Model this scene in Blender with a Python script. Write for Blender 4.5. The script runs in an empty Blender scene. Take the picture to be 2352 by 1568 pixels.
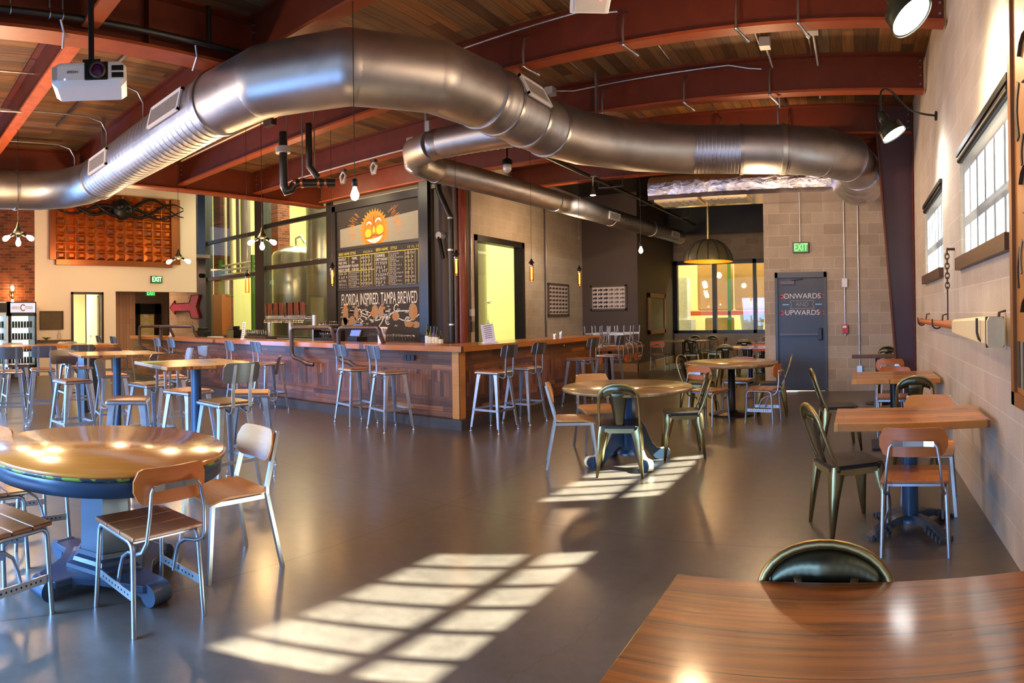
import bpy, math, random
from mathutils import Matrix, Vector, Euler
random.seed(7)
sc = bpy.context.scene
col = sc.collection
R = math.radians
PI = math.pi

# ---------------------------------------------------------------- camera (cylindrical panorama, eye height 1.44 m)
F, H0, PIT, ROL, EYE, PSI = 1434.73, 718.97, 0.0053, -0.0133, 1.4362, 0.5535
cp, sp, cr, sr = math.cos(PIT), math.sin(PIT), math.cos(ROL), math.sin(ROL)
Rm = Matrix(((cr, 0, sr), (0, 1, 0), (-sr, 0, cr))) @ Matrix(((1, 0, 0), (0, cp, sp), (0, -sp, cp)))
c_, s_ = math.cos(PSI), math.sin(PSI)
Bm = Matrix(((c_, -s_, 0), (s_, c_, 0), (0, 0, 1)))
M = Bm @ Rm.transposed()
cd = bpy.data.cameras.new('camera')
cam = bpy.data.objects.new('camera', cd); col.objects.link(cam)
rt, fw, up = M.col[0], M.col[1], M.col[2]
cam.matrix_world = Matrix(((rt[0], up[0], -fw[0], 0), (rt[1], up[1], -fw[1], 0), (rt[2], up[2], -fw[2], EYE), (0, 0, 0, 1)))
cd.type = 'PANO'
cd.panorama_type = 'CENTRAL_CYLINDRICAL'
cd.central_cylindrical_range_u_min = -1176 / F
cd.central_cylindrical_range_u_max = 1176 / F
cd.central_cylindrical_range_v_min = (H0 - 1568) / F
cd.central_cylindrical_range_v_max = H0 / F
cd.central_cylindrical_radius = 1.0
cd.clip_start = 0.02
sc.camera = cam

def ray(x, y):
    a = (x - 1176) / F
    return M @ Vector((math.sin(a), math.cos(a), (H0 - y) / F))
def atZ(x, y, z=0.0):
    d = ray(x, y); t = (z - EYE) / d[2]; return Vector((d[0] * t, d[1] * t, z))
def atX(x, y, v):
    d = ray(x, y); t = v / d[0]; return Vector((v, d[1] * t, EYE + d[2] * t))
def atY(x, y, v):
    d = ray(x, y); t = v / d[1]; return Vector((d[0] * t, v, EYE + d[2] * t))
def atD(x, y, dist):
    d = ray(x, y); t = dist / math.hypot(d[0], d[1]); return Vector((d[0] * t, d[1] * t, EYE + d[2] * t))

# ---------------------------------------------------------------- view, world, sun
sc.view_settings.view_transform = 'Standard'
sc.view_settings.look = 'None'
sc.view_settings.gamma = 1.0
sc.view_settings.use_curve_mapping = False
sc.view_settings.exposure = 0.50
sc.cycles.sample_clamp_indirect = 4.0
sc.cycles.blur_glossy = 0.6
w = bpy.data.worlds.new('world'); sc.world = w; w.use_nodes = True
bg = w.node_tree.nodes['Background']
bg.inputs[0].default_value = (0.58, 0.74, 1.0, 1); bg.inputs[1].default_value = 1.0
sd = bpy.data.lights.new('sun', 'SUN'); sd.energy = 105; sd.angle = R(0.8); sd.color = (0.96, 1.0, 1.0)
sun = bpy.data.objects.new('sun', sd); col.objects.link(sun)
SUND = Vector((-1.28, -0.80, -1.0)).normalized()
sun.rotation_euler = SUND.to_track_quat('-Z', 'Y').to_euler(); sun.location = (8, 8, 9)

def area(name, loc, rot, sx, sy, power, color):
    l = bpy.data.lights.new(name, 'AREA'); l.shape = 'RECTANGLE'; l.size = sx; l.size_y = sy; l.energy = power; l.color = color
    o = bpy.data.objects.new(name, l); col.objects.link(o); o.location = loc; o.rotation_euler = rot
    return o
def point(name, loc, power, color, r=0.04, parent=None):
    l = bpy.data.lights.new(name, 'POINT'); l.energy = power; l.color = color; l.shadow_soft_size = r
    o = bpy.data.objects.new(name, l); col.objects.link(o); o.location = loc
    if parent: o.parent = parent
    return o
def spot(name, loc, to, power, color, ang=60, blend=.6, r=.04):
    l = bpy.data.lights.new(name, 'SPOT'); l.energy = power; l.color = color; l.spot_size = R(ang); l.spot_blend = blend; l.shadow_soft_size = r
    o = bpy.data.objects.new(name, l); col.objects.link(o); o.location = loc
    o.rotation_euler = (Vector(to) - Vector(loc)).to_track_quat('-Z', 'Y').to_euler()
    return o
WARM = (1.0, 0.62, 0.28); AMB = (1.0, 0.5, 0.16); DAY = (0.22, 0.48, 1.0)
# assumed daylight: blue area lights added behind and left of camera, no doors built
dl = area('assumed_daylight_back', (-4.6, -2.4, 1.5), (R(52), 0, R(-4)), 5.0, 2.2, 520, DAY); dl.data.spread = R(85)
dl = area('assumed_daylight_left', (-15.6, -1.6, 1.7), (R(80), 0, R(-90)), 6.5, 2.6, 480, DAY); dl.data.spread = R(140)  # assumed light, added before the brick wall, which has no opening
# added warm fill lights without fittings, not bulb clusters, several hanging within view
def fill_lamps():
    for x, y, e in ((-6.4, 1.2, 140), (-8.6, 1.4, 110), (-12.5, 1.8, 120), (-13.2, 5.6, 170), (-7.8, 4.8, 120), (-1.3, 4.6, 70), (-1.3, 8.6, 130), (-9.4, 7.6, 50), (-5.6, 11.2, 80), (-.6, 3.4, 40)):
        point('cluster_or_fill_light', (x, y, 3.0), e * .62, (1.0, .64, .34), .12)
fill_lamps()
# assumed ceiling light of brewery, warehouse, office and hall: added area lights, no fittings
area('assumed_brewery_light', (-12.5, 13.2, 6.4), (0, 0, 0), 10, 5, 900, (1.0, 0.98, 0.80))
area('assumed_brewery_light_low', (-8.3, 12.5, 5.5), (0, 0, 0), 2, 3, 40, (1.0, 0.98, 0.72))
area('assumed_warehouse_light', (-4.0, 20.6, 6.2), (0, 0, 0), 6, 4, 1300, (1.0, 0.9, 0.62))
area('assumed_office_light', (-18.2, 4.6, 2.8), (0, 0, 0), 2.0, 2.0, 190, (1.0, 0.9, 0.62))
area('assumed_hall_light', (-19.5, 8.4, 3.2), (0, 0, 0), 2.0, 1.2, 60, (1.0, 0.55, 0.28))

# ---------------------------------------------------------------- material helpers
MATS = {}
class NT:
    def __init__(s, name):
        m = bpy.data.materials.new(name); m.use_nodes = True; s.m = m; s.t = m.node_tree; s.n = s.t.nodes; s.l = s.t.links
        s.b = s.n['Principled BSDF']; MATS[name] = m
        s.obj = s.n.new('ShaderNodeTexCoord').outputs['Object']
    def put(s, sock, v):
        if hasattr(v, 'links'): s.l.new(v, sock)
        elif isinstance(v, (tuple, list)) and sock.type == 'RGBA': sock.default_value = (*v[:3], 1)
        else: sock.default_value = v
    def math(s, op, a, b=None, c=None, clamp=False):
        n = s.n.new('ShaderNodeMath'); n.operation = op; n.use_clamp = clamp
        s.put(n.inputs[0], a)
        if b is not None: s.put(n.inputs[1], b)
        if c is not None: s.put(n.inputs[2], c)
        return n.outputs[0]
    def xyz(s, v=None):
        n = s.n.new('ShaderNodeSeparateXYZ'); s.put(n.inputs[0], v or s.obj); return n.outputs
    def comb(s, x, y, z=0.0):
        n = s.n.new('ShaderNodeCombineXYZ'); s.put(n.inputs[0], x); s.put(n.inputs[1], y); s.put(n.inputs[2], z); return n.outputs[0]
    def noise(s, vec, scale=5, detail=3, rough=.55, dist=0.0):
        n = s.n.new('ShaderNodeTexNoise'); s.put(n.inputs['Vector'], vec); n.inputs['Scale'].default_value = scale
        n.inputs['Detail'].default_value = detail; n.inputs['Roughness'].default_value = rough; n.inputs['Distortion'].default_value = dist
        return n.outputs['Fac']
    def white(s, vec):
        n = s.n.new('ShaderNodeTexWhiteNoise'); n.noise_dimensions = '3D'; s.put(n.inputs['Vector'], vec); return n.outputs['Value']
    def ramp(s, f, stops, interp='LINEAR'):
        n = s.n.new('ShaderNodeValToRGB'); s.put(n.inputs[0], f); e = n.color_ramp.elements; n.color_ramp.interpolation = interp
        while len(e) < len(stops): e.new(.5)
        for i, (p, c) in enumerate(stops): e[i].position = p; e[i].color = (*c, 1)
        return n.outputs[0]
    def mix(s, f, a, b, mode='MIX'):
        n = s.n.new('ShaderNodeMix'); n.data_type = 'RGBA'; n.blend_type = mode; s.put(n.inputs[0], f); s.put(n.inputs[6], a); s.put(n.inputs[7], b); return n.outputs[2]
    def mapv(s, vec, sc_=(1, 1, 1), rot=(0, 0, 0)):
        n = s.n.new('ShaderNodeMapping'); s.put(n.inputs[0], vec); n.inputs[3].default_value = sc_; n.inputs[2].default_value = rot; return n.outputs[0]
    def bump(s, h, st=.3, d=.01):
        n = s.n.new('ShaderNodeBump'); n.inputs['Strength'].default_value = st; n.inputs['Distance'].default_value = d; s.put(n.inputs['Height'], h)
        s.l.new(n.outputs[0], s.b.inputs['Normal'])
    def base(s, v): s.put(s.b.inputs['Base Color'], v)
    def set(s, **k):
        for a, v in k.items():
            s.put(s.b.inputs[a.replace('_', ' ')], v)
        return s

def rgb(r, g, b):
    f = lambda v: ((v / 255 + .055) / 1.055) ** 2.4 if v > 10 else v / 255 / 12.92
    return (f(r), f(g), f(b))

def plain(name, c, rough=.5, metal=0.0, var=.12, scale=9, spec=.5):
    t = NT(name)
    f = t.noise(t.obj, scale, 4)
    t.base(t.mix(f, tuple(x * (1 - var) for x in c), tuple(min(1, x * (1 + var)) for x in c)))
    t.set(Roughness=rough, Metallic=metal); t.b.inputs['Specular IOR Level'].default_value = spec
    return t.m
def emit(name, c, st):
    t = NT(name); t.base((0, 0, 0)); t.set(Emission_Color=c, Emission_Strength=st, Roughness=.4); t.m.cycles.emission_sampling = 'NONE'; return t.m

def planks(name, U, V, wd, L, stops, rough=.45, seam=.004, seamc=(.01, .006, .004), grain=.35, bump=.25, gloss_var=0.1, coat=0.0, knots=0.0):
    """boards running along U (0,1,2 = x,y,z), stacked along V"""
    t = NT(name); o = t.xyz()
    u, v = o[U], o[V]
    row = t.math('FLOOR', t.math('DIVIDE', v, wd))
    off = t.math('MULTIPLY', t.white(t.comb(row, 3.3, 1.7)), L)
    uu = t.math('DIVIDE', t.math('ADD', u, off), L)
    cell = t.math('FLOOR', uu)
    rnd = t.white(t.comb(row, cell, 5.1))
    k = 3 - U - V
    g = t.noise(t.comb(t.math('MULTIPLY', u, 1.6), t.math('MULTIPLY', v, 38), t.math('ADD', t.math('MULTIPLY', rnd, 40), o[k])), 1.0, 5, .62, .6)
    c = t.ramp(rnd, stops)
    c = t.mix(grain, c, t.ramp(g, [(.25, (.12, .08, .05)), (.6, (1, 1, 1))]), 'MULTIPLY')
    if knots:
        kn = t.noise(t.comb(t.math('MULTIPLY', u, 2.2), t.math('MULTIPLY', v, 9), rnd), 1.0, 3, .6)
        c = t.mix(t.math('MULTIPLY', t.math('GREATER_THAN', kn, .64), knots), c, (.03, .015, .008))
    fv = t.math('FRACT', t.math('DIVIDE', v, wd)); fu = t.math('FRACT', uu)
    sv = t.math('LESS_THAN', t.math('MINIMUM', fv, t.math('SUBTRACT', 1.0, fv)), seam / wd)
    su = t.math('LESS_THAN', t.math('MINIMUM', fu, t.math('SUBTRACT', 1.0, fu)), seam / L)
    sm = t.math('MAXIMUM', sv, su)
    c = t.mix(sm, c, seamc)
    lo = rough - gloss_var / 2; lo = .285 if lo < .285 < lo + gloss_var else lo
    t.base(c); t.set(Roughness=t.math('MULTIPLY_ADD', g, gloss_var, lo))
    if coat: t.b.inputs['Coat Weight'].default_value = coat; t.b.inputs['Coat Roughness'].default_value = .12
    t.bump(t.math('SUBTRACT', t.math('MULTIPLY', g, .4), sm), bump, .006)
    return t.m

def blocks(name, U, V, bw, bh, mort, c1, c2, cm, rough=.8, stain=.5, rand=.6, msz=.006):
    t = NT(name); o = t.xyz()
    b = t.n.new('ShaderNodeTexBrick'); t.put(b.inputs['Vector'], t.comb(o[U], o[V], 0.0))
    b.inputs['Scale'].default_value = 1.0; b.inputs['Brick Width'].default_value = bw; b.inputs['Row Height'].default_value = bh
    b.inputs['Mortar Size'].default_value = msz; b.inputs['Mortar Smooth'].default_value = .3; b.inputs['Bias'].default_value = 0.0
    b.inputs['Color1'].default_value = (*c1, 1); b.inputs['Color2'].default_value = (*c2, 1); b.inputs['Mortar'].default_value = (*cm, 1)
    n = t.noise(t.obj, 60, 4, .7); n2 = t.noise(t.obj, 1.6, 4, .6)
    c = t.mix(stain, b.outputs['Color'], t.ramp(n2, [(.3, (.55, .5, .46)), (.7, (1.0, 1.0, 1.0))]), 'MULTIPLY')
    c = t.mix(.3, c, t.ramp(n, [(.3, (.6, .58, .55)), (.65, (1, 1, 1))]), 'MULTIPLY')
    t.base(c); t.set(Roughness=rough)
    t.bump(t.math('ADD', t.math('MULTIPLY', b.outputs['Fac'], -1.0), t.math('MULTIPLY', n, .3)), .35, .006)
    return t.m

# ---------------------------------------------------------------- mesh helpers
class MB:
    def __init__(s): s.v = []; s.f = []; s.mi = []; s.sm = []; s.cur = 0; s.T = None
    def add(s, vs, fs, smooth=False):
        k = len(s.v)
        if s.T is not None: vs = [s.T @ Vector(p) for p in vs]
        s.v += [tuple(p) for p in vs]
        for f in fs: s.f.append(tuple(i + k for i in f)); s.mi.append(s.cur); s.sm.append(smooth)
        return s
    def bx(s, x0, x1, y0, y1, z0, z1):
        return s.add([(x0, y0, z0), (x1, y0, z0), (x1, y1, z0), (x0, y1, z0), (x0, y0, z1), (x1, y0, z1), (x1, y1, z1), (x0, y1, z1)],
                     [(0, 3, 2, 1), (4, 5, 6, 7), (0, 1, 5, 4), (1, 2, 6, 5), (2, 3, 7, 6), (3, 0, 4, 7)])
    def cyl(s, p0, p1, r0, r1=None, n=16, caps=True, sq=False):
        r1 = r0 if r1 is None else r1
        p0, p1 = Vector(p0), Vector(p1); d = (p1 - p0).normalized()
        a = Vector((0, 0, 1)) if abs(d.z) < .95 else Vector((0, 1, 0))
        u = d.cross(a).normalized(); v = d.cross(u)
        if sq: n = 4
        vs = []
        for p, r in ((p0, r0), (p1, r1)):
            for i in range(n):
                t = 2 * PI * i / n + (PI / 4 if sq else 0); k = r * (1.4142 if sq else 1)
                vs.append(p + u * math.cos(t) * k + v * math.sin(t) * k)
        fs = [(i, (i + 1) % n, n + (i + 1) % n, n + i) for i in range(n)]
        s.add(vs, fs, not sq)
        if caps: s.add(vs, [tuple(range(n))[::-1], tuple(range(n, 2 * n))])
        return s
    def tube(s, path, r, n=10, flat=None, closed=False):
        """round tube, or flat bar of width flat[0] across flat[2], thickness flat[1]"""
        P = [Vector(p) for p in path]; m = len(P); vs = []; prev = None
        rr = r if isinstance(r, (list, tuple)) else [r] * m
        for i, p in enumerate(P):
            if closed: d = (P[(i + 1) % m] - P[i - 1]).normalized()
            else: d = (P[min(i + 1, m - 1)] - P[max(i - 1, 0)]).normalized()
            if flat: u = Vector(flat[2]); u = (u - d * u.dot(d)).normalized(); v = d.cross(u)
            else:
                if prev is None:
                    a = Vector((0, 0, 1)) if abs(d.z) < .9 else Vector((0, 1, 0)); u = d.cross(a).normalized()
                else: u = (prev - d * prev.dot(d)).normalized()
                prev = u; v = d.cross(u)
            if flat:
                a, b = flat[0] / 2, flat[1] / 2
                vs += [p + u * a + v * b, p - u * a + v * b, p - u * a - v * b, p + u * a - v * b]
            else:
                k = 1.0
                if 0 < i < m - 1:
                    d1 = (P[i] - P[i - 1]).normalized(); d2 = (P[i + 1] - P[i]).normalized(); k = 1 / max(.6, math.cos(d1.angle(d2, 0) / 2)) ** .5
                for j in range(n):
                    t = 2 * PI * j / n; vs.append(p + (u * math.cos(t) + v * math.sin(t)) * rr[i] * k)
        q = 4 if flat else n; fs = []
        for i in range(m if closed else m - 1):
            a, b = i * q, ((i + 1) % m) * q
            fs += [(a + j, a + (j + 1) % q, b + (j + 1) % q, b + j) for j in range(q)]
        s.add(vs, fs, not flat)
        if not closed: s.add(vs[:q] + vs[-q:], [tuple(range(q))[::-1], tuple(range(q, 2 * q))])
        return s
    def lathe(s, prof, c=(0, 0, 0), n=32, caps=True, smooth=True):
        c = Vector(c); vs = []
        for r, z in prof:
            for i in range(n): t = 2 * PI * i / n; vs.append(c + Vector((r * math.cos(t), r * math.sin(t), z)))
        fs = []
        for k in range(len(prof) - 1):
            fs += [(k * n + i, k * n + (i + 1) % n, (k + 1) * n + (i + 1) % n, (k + 1) * n + i) for i in range(n)]
        s.add(vs, fs, smooth)
        if caps: s.add(vs[:n] + vs[-n:], [tuple(range(n))[::-1], tuple(range(n, 2 * n))])
        return s
    def prism(s, poly, z0, z1):
        n = len(poly)
        vs = [(x, y, z0) for x, y in poly] + [(x, y, z1) for x, y in poly]
        return s.add(vs, [tuple(range(n))[::-1], tuple(range(n, 2 * n))] + [(i, (i + 1) % n, n + (i + 1) % n, n + i) for i in range(n)])
    def ball(s, c, rx, ry=None, rz=None, n=12, m=8):
        ry = rx if ry is None else ry; rz = rx if rz is None else rz
        vs = []
        for j in range(m + 1):
            a = PI * j / m - PI / 2
            for i in range(n): t = 2 * PI * i / n; vs.append((c[0] + rx * math.cos(a) * math.cos(t), c[1] + ry * math.cos(a) * math.sin(t), c[2] + rz * math.sin(a)))
        return s.add(vs, [(j * n + i, j * n + (i + 1) % n, (j + 1) * n + (i + 1) % n, (j + 1) * n + i) for j in range(m) for i in range(n)], True)
    def plate(s, wd, h, t, zc, y0, bulge=.03, corner=.3, n=18, lean=0.0):
        """upright plate with rounded corners, curved in plan (ends forward, +y)"""
        vs = []; c = corner * h
        for i in range(n + 1):
            u = -1 + 2 * i / n; x = u * wd / 2; e = wd / 2 - abs(x); hh = h / 2
            if e < c: hh = h / 2 - c + math.sqrt(max(0, c * c - (c - e) ** 2))
            for yy in (0, t):
                for zz in (-hh, hh): vs.append((x, y0 + yy + bulge * u * u - lean * (zz), zc + zz))
        fs = []; ed = []
        for i in range(n):
            a, b = i * 4, i * 4 + 4
            fs += [(a, b, b + 1, a + 1), (a + 2, a + 3, b + 3, b + 2)]
            ed += [(a + 1, b + 1, b + 3, a + 3), (a, a + 2, b + 2, b)]
        ed += [(0, 1, 3, 2), (n * 4, n * 4 + 2, n * 4 + 3, n * 4 + 1)]
        s.add(vs, fs, True)
        return s.add(vs, ed, False)
    def build(s, name, mats, parent=None, loc=None, rot=None, bevel=0, sub=0):
        me = bpy.data.meshes.new(name); me.from_pydata(s.v, [], s.f)
        if not isinstance(mats, (list, tuple)): mats = [mats]
        for m in mats: me.materials.append(m if not isinstance(m, str) else MATS[m])
        me.polygons.foreach_set('material_index', s.mi); me.polygons.foreach_set('use_smooth', s.sm); me.update()
        o = bpy.data.objects.new(name, me); col.objects.link(o)
        if parent: o.parent = parent
        if loc is not None: o.location = loc
        if rot is not None: o.rotation_euler = rot
        if bevel:
            b = o.modifiers.new('bevel', 'BEVEL'); b.width = bevel; b.segments = 2; b.limit_method = 'ANGLE'; b.angle_limit = R(50)
        return o

def thing(name, label, cat, loc=(0, 0, 0), rz=0.0, group=None, rot=None):
    o = bpy.data.objects.new(name, None); col.objects.link(o); o.empty_display_size = .1
    o.location = loc; o.rotation_euler = rot if rot else (0, 0, rz); o['label'] = label; o['category'] = cat
    if group: o['group'] = group
    return o
def tag(o, label, cat, group=None):
    o['label'] = label; o['category'] = cat
    if group: o['group'] = group
    return o
KIDS = {}
def dup(root, loc, rz, label, group=None):
    if root.name not in KIDS: KIDS[root.name] = [(ch, list(ch.children)) for ch in root.children]
    r = root.copy(); col.objects.link(r); r.location = loc
    r.rotation_euler = (0, 0, rz) if not isinstance(rz, (tuple, list)) else rz
    r['label'] = label
    if group: r['group'] = group
    for ch, gs in KIDS[root.name]:
        c = ch.copy(); col.objects.link(c); c.parent = r
        for g in gs: d = g.copy(); col.objects.link(d); d.parent = c
    return r
def struct(o): o['kind'] = 'structure'; return o
def text(name, s, size, mat, parent, loc, rot, ext=.0015, align='CENTER', sx=1.0, name2=None):
    c = bpy.data.curves.new(name, 'FONT'); c.body = s; c.size = size; c.extrude = ext; c.align_x = align; c.align_y = 'CENTER'
    c.materials.append(mat if not isinstance(mat, str) else MATS[mat])
    tmp = bpy.data.objects.new(name, c)
    me = bpy.data.meshes.new_from_object(tmp); bpy.data.objects.remove(tmp); bpy.data.curves.remove(c)
    if not me.materials: me.materials.append(mat if not isinstance(mat, str) else MATS[mat])
    o = bpy.data.objects.new(name, me); col.objects.link(o); o.location = loc; o.rotation_euler = rot; o.scale = (sx, 1, 1)
    if parent: o.parent = parent
    return o
FACE_S = (R(90), 0, 0)          # on a wall seen looking +Y : local x -> +X, y -> +Z, z -> -Y
FACE_E = (R(90), 0, R(90))      # on the far left wall, seen looking -X : local x -> +Y
FACE_W = (R(90), 0, R(-90))     # on the right wall, seen looking +X : local x -> -Y
def arc(cx, cy, r, a0, a1, n, z=None):
    pts = []
    for i in range(n + 1):
        a = R(a0 + (a1 - a0) * i / n); p = (cx + r * math.cos(a), cy + r * math.sin(a)); pts.append(p if z is None else (*p, z))
    return pts

# ---------------------------------------------------------------- materials
def build_floor_mat():
    t = NT('polished_concrete'); o = t.xyz()
    n1 = t.noise(t.obj, .5, 4, .55); n2 = t.noise(t.obj, 2.6, 6, .62); n3 = t.noise(t.obj, 11, 6, .68)
    sm = lambda n, lo, hi: t.math('MULTIPLY_ADD', n, (hi - lo) * 2.2, lo - (hi - lo) * .6)
    c = t.mix(n1, rgb(60, 51, 43), rgb(106, 93, 79))
    v = t.math('MULTIPLY', sm(n2, .78, 1.12), sm(n3, .74, 1.18))
    hs = t.n.new('ShaderNodeHueSaturation'); t.put(hs.inputs['Value'], v); t.put(hs.inputs['Color'], c); c = hs.outputs[0]
    ab = lambda a, k, w_: t.math('LESS_THAN', t.math('ABSOLUTE', t.math('SUBTRACT', a, k)), w_)
    j = ab(o[0], -2.96, .005)
    for k, ax in ((3.79, 1), (-7.2, 0), (-11.5, 0), (8.0, 1), (12.2, 1), (-.45, 1)): j = t.math('MAXIMUM', j, ab(o[ax], k, .005))
    wob = t.math('MULTIPLY', t.math('SUBTRACT', t.noise(t.comb(0.0, t.math('MULTIPLY', o[1], 3), 1.0), 1.0, 5, .7), .5), .35)
    cr1 = t.math('LESS_THAN', t.math('ABSOLUTE', t.math('SUBTRACT', t.math('ADD', o[0], wob), t.math('MULTIPLY_ADD', o[1], .12, -1.55))), .0022)
    cr1 = t.math('MULTIPLY', cr1, t.math('LESS_THAN', o[1], 3.4))
    c = t.mix(t.math('MULTIPLY', j, .85), c, (.012, .01, .008)); c = t.mix(t.math('MULTIPLY', cr1, .6), c, (.02, .016, .012))
    t.base(c); t.set(Roughness=t.math('MULTIPLY_ADD', n2, .10, .285)); t.b.inputs['Specular IOR Level'].default_value = .8
    t.b.inputs['Coat Weight'].default_value = .35; t.b.inputs['Coat Roughness'].default_value = .2
    return t.m
build_floor_mat()
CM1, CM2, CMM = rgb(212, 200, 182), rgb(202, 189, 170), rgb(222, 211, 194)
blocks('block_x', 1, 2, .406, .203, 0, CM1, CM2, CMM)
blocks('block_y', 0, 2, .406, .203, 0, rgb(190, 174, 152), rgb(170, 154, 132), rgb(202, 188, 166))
blocks('brick_x', 1, 2, .215, .075, 0, rgb(150, 76, 42), rgb(92, 40, 24), rgb(128, 98, 76), .85, .7, msz=.009)
planks('ceiling_wood', 1, 0, .14, 2.6, [(0, rgb(84, 56, 28)), (.35, rgb(128, 84, 40)), (.65, rgb(142, 96, 48)), (.85, rgb(108, 82, 52)), (1, rgb(128, 100, 66))], .62, .003, (.012, .008, .005), .65, .2)
BARS = [(0, rgb(76, 42, 18)), (.25, rgb(124, 72, 34)), (.45, rgb(152, 90, 44)), (.62, rgb(104, 58, 28)), (.8, rgb(166, 102, 52)), (.93, rgb(86, 48, 24)), (1, rgb(178, 116, 62))]
planks('bar_h', 0, 2, .068, .5, BARS, .45, .0018, (.006, .003, .002), .7, .3, coat=.2)
planks('bar_v', 2, 0, .05, .62, BARS, .45, .0018, (.006, .003, .002), .7, .3, coat=.2)
planks('bar_side_h', 1, 2, .068, .5, BARS, .45, .0018, (.006, .003, .002), .7, .3, coat=.2)
planks('bar_side_v', 2, 1, .05, .62, BARS, .45, .0018, (.006, .003, .002), .7, .3, coat=.2)
planks('counter_wood', 0, 1, .09, 2.2, [(0, rgb(176, 98, 34)), (.5, rgb(206, 126, 48)), (1, rgb(188, 108, 40))], .28, .001, (.1, .04, .01), .3, .08, coat=.6)
planks('counter_wood_y', 1, 0, .09, 2.2, [(0, rgb(170, 96, 34)), (.5, rgb(200, 122, 46)), (1, rgb(180, 104, 40))], .28, .001, (.1, .04, .01), .3, .08, coat=.6)
RUST = [(0, rgb(170, 100, 36)), (.3, rgb(206, 130, 50)), (.6, rgb(222, 152, 64)), (.85, rgb(182, 110, 42)), (.95, rgb(124, 72, 34)), (1, rgb(228, 160, 76))]
planks('rustic_top', 0, 1, .13, 1.3, RUST, .3, .0012, (.05, .02, .008), .65, .25, coat=.6, knots=.7)
planks('front_top', 0, 1, .16, 2.4, [(0, rgb(110, 54, 8)), (.4, rgb(182, 98, 14)), (.7, rgb(202, 116, 20)), (1, rgb(134, 68, 8))], .3, .0015, (.03, .012, .004), 1.0, .6, coat=.7, knots=.35)
planks('slat_top', 0, 1, .07, 3, [(0, rgb(150, 118, 72)), (.5, rgb(180, 146, 96)), (1, rgb(130, 98, 60))], .3, .001, (.08, .05, .03), .5, .1, coat=.6)
planks('mural_frame_wood', 2, 1, .08, .5, [(0, rgb(120, 60, 26)), (1, rgb(160, 88, 40))], .5, .002)

def woodgrain(name, c1, c2, axis=0, rough=.46, coat=.12, scale=1.0):
    t = NT(name); o = t.xyz(); v = [t.math('MULTIPLY', o[i], (3 if i == axis else 42) * scale) for i in range(3)]
    n = t.noise(t.comb(*v), 1.0, 5, .6, .8); n2 = t.noise(t.obj, 3, 3)
    c = t.mix(n, c1, c2); c = t.mix(.3, c, t.ramp(n2, [(.3, (.6, .55, .5)), (.7, (1, 1, 1))]), 'MULTIPLY')
    t.base(c); t.set(Roughness=rough); t.b.inputs['Coat Weight'].default_value = coat; t.b.inputs['Coat Roughness'].default_value = .15
    t.bump(n, .06, .003); return t.m
woodgrain('ply_orange', rgb(168, 80, 20), rgb(208, 118, 44), 0)
woodgrain('ply_tan', rgb(190, 116, 46), rgb(222, 150, 72), 0)
woodgrain('seat_wood', rgb(128, 66, 30), rgb(196, 122, 66), 1, .32, .5, .8)
woodgrain('round_top', rgb(176, 92, 26), rgb(214, 130, 48), 1, .24, .9, .7)
woodgrain('brown_trim', rgb(70, 44, 28), rgb(104, 68, 44), 1, .5, .1)
woodgrain('mural_plank', rgb(150, 92, 40), rgb(190, 130, 66), 2, .5, .1)
def metal(name, c, rough=.3, var=.2, scale=14, met=1.0, stretch=(1, 1, 1), dirt=None, bumpst=.0):
    t = NT(name); n = t.noise(t.mapv(t.obj, stretch), scale, 5, .6); n2 = t.noise(t.obj, 3.0, 4)
    cc = t.mix(n, tuple(x * (1 - var) for x in c), tuple(min(1, x * (1 + var)) for x in c))
    if dirt: cc = t.mix(t.ramp(n2, [(.5, (0, 0, 0)), (.75, (.8, .8, .8))]), cc, dirt)
    t.base(cc); t.set(Metallic=met, Roughness=t.math('MULTIPLY_ADD', n, .16, .285 if rough - .08 < .285 < rough + .1 else (rough - .08 if rough > .2 else rough * .6)))
    if bumpst: t.bump(n2, bumpst, .01)
    return t.m
metal('stool_steel', (.52, .52, .54), .3, .25)
metal('plate_steel', (.27, .27, .28), .34, .35, 6)
metal('dark_steel', (.10, .10, .11), .38, .3)
metal('chair_tube', (.42, .43, .46), .25, .2)
metal('aluminium', (.62, .63, .62), .26, .15)
metal('chrome', (.8, .8, .8), .12, .05)
metal('brass_sheet', (.36, .29, .13), .24, .3, 6)
metal('dark_brass', (.13, .12, .075), .34, .3, 8)
metal('dark_seat', (.035, .03, .026), .35, .3, 20, .6)
metal('galvanised', (.46, .45, .46), .44, .16, 3.5, 1.0, (1, 1, 1), (.33, .32, .32), .05)
metal('galvanised_flange', (.42, .42, .45), .38, .2, 8)
metal('conduit_grey', (.5, .5, .52), .35, .15)
metal('foil', (.82, .78, .82), .16, .12, 9, 1.0)
def crumple():
    t = NT('foil_wrap'); n = t.noise(t.mapv(t.obj, (1, 1.6, 1.6)), 4.5, 5, .7, 1.6); t.base((.80, .77, .82)); t.set(Metallic=1.0, Roughness=.2); t.bump(n, .55, .05)
crumple()
plain('red_steel', rgb(96, 36, 14), .5, 0, .35, 5)
plain('red_steel_flange', rgb(146, 64, 24), .5, 0, .3, 6)
plain('maroon_steel', rgb(74, 50, 58), .4, 0, .3, 3)
plain('rust_steel', rgb(168, 76, 30), .65, 0, .6, 9)
plain('red_pipe_paint', rgb(128, 54, 36), .35, 0, .2, 5)
plain('black_paint', rgb(24, 22, 22), .4)
plain('black_pipe_paint', rgb(34, 33, 32), .35)
plain('charcoal_wall', rgb(84, 70, 64), .6, 0, .1, 2)
plain('grey_band', rgb(150, 138, 116), .6, 0, .08, 2)
plain('frame_black', rgb(38, 34, 34), .4)
plain('door_steel', rgb(52, 52, 56), .42, 0, .22, 4)
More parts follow.
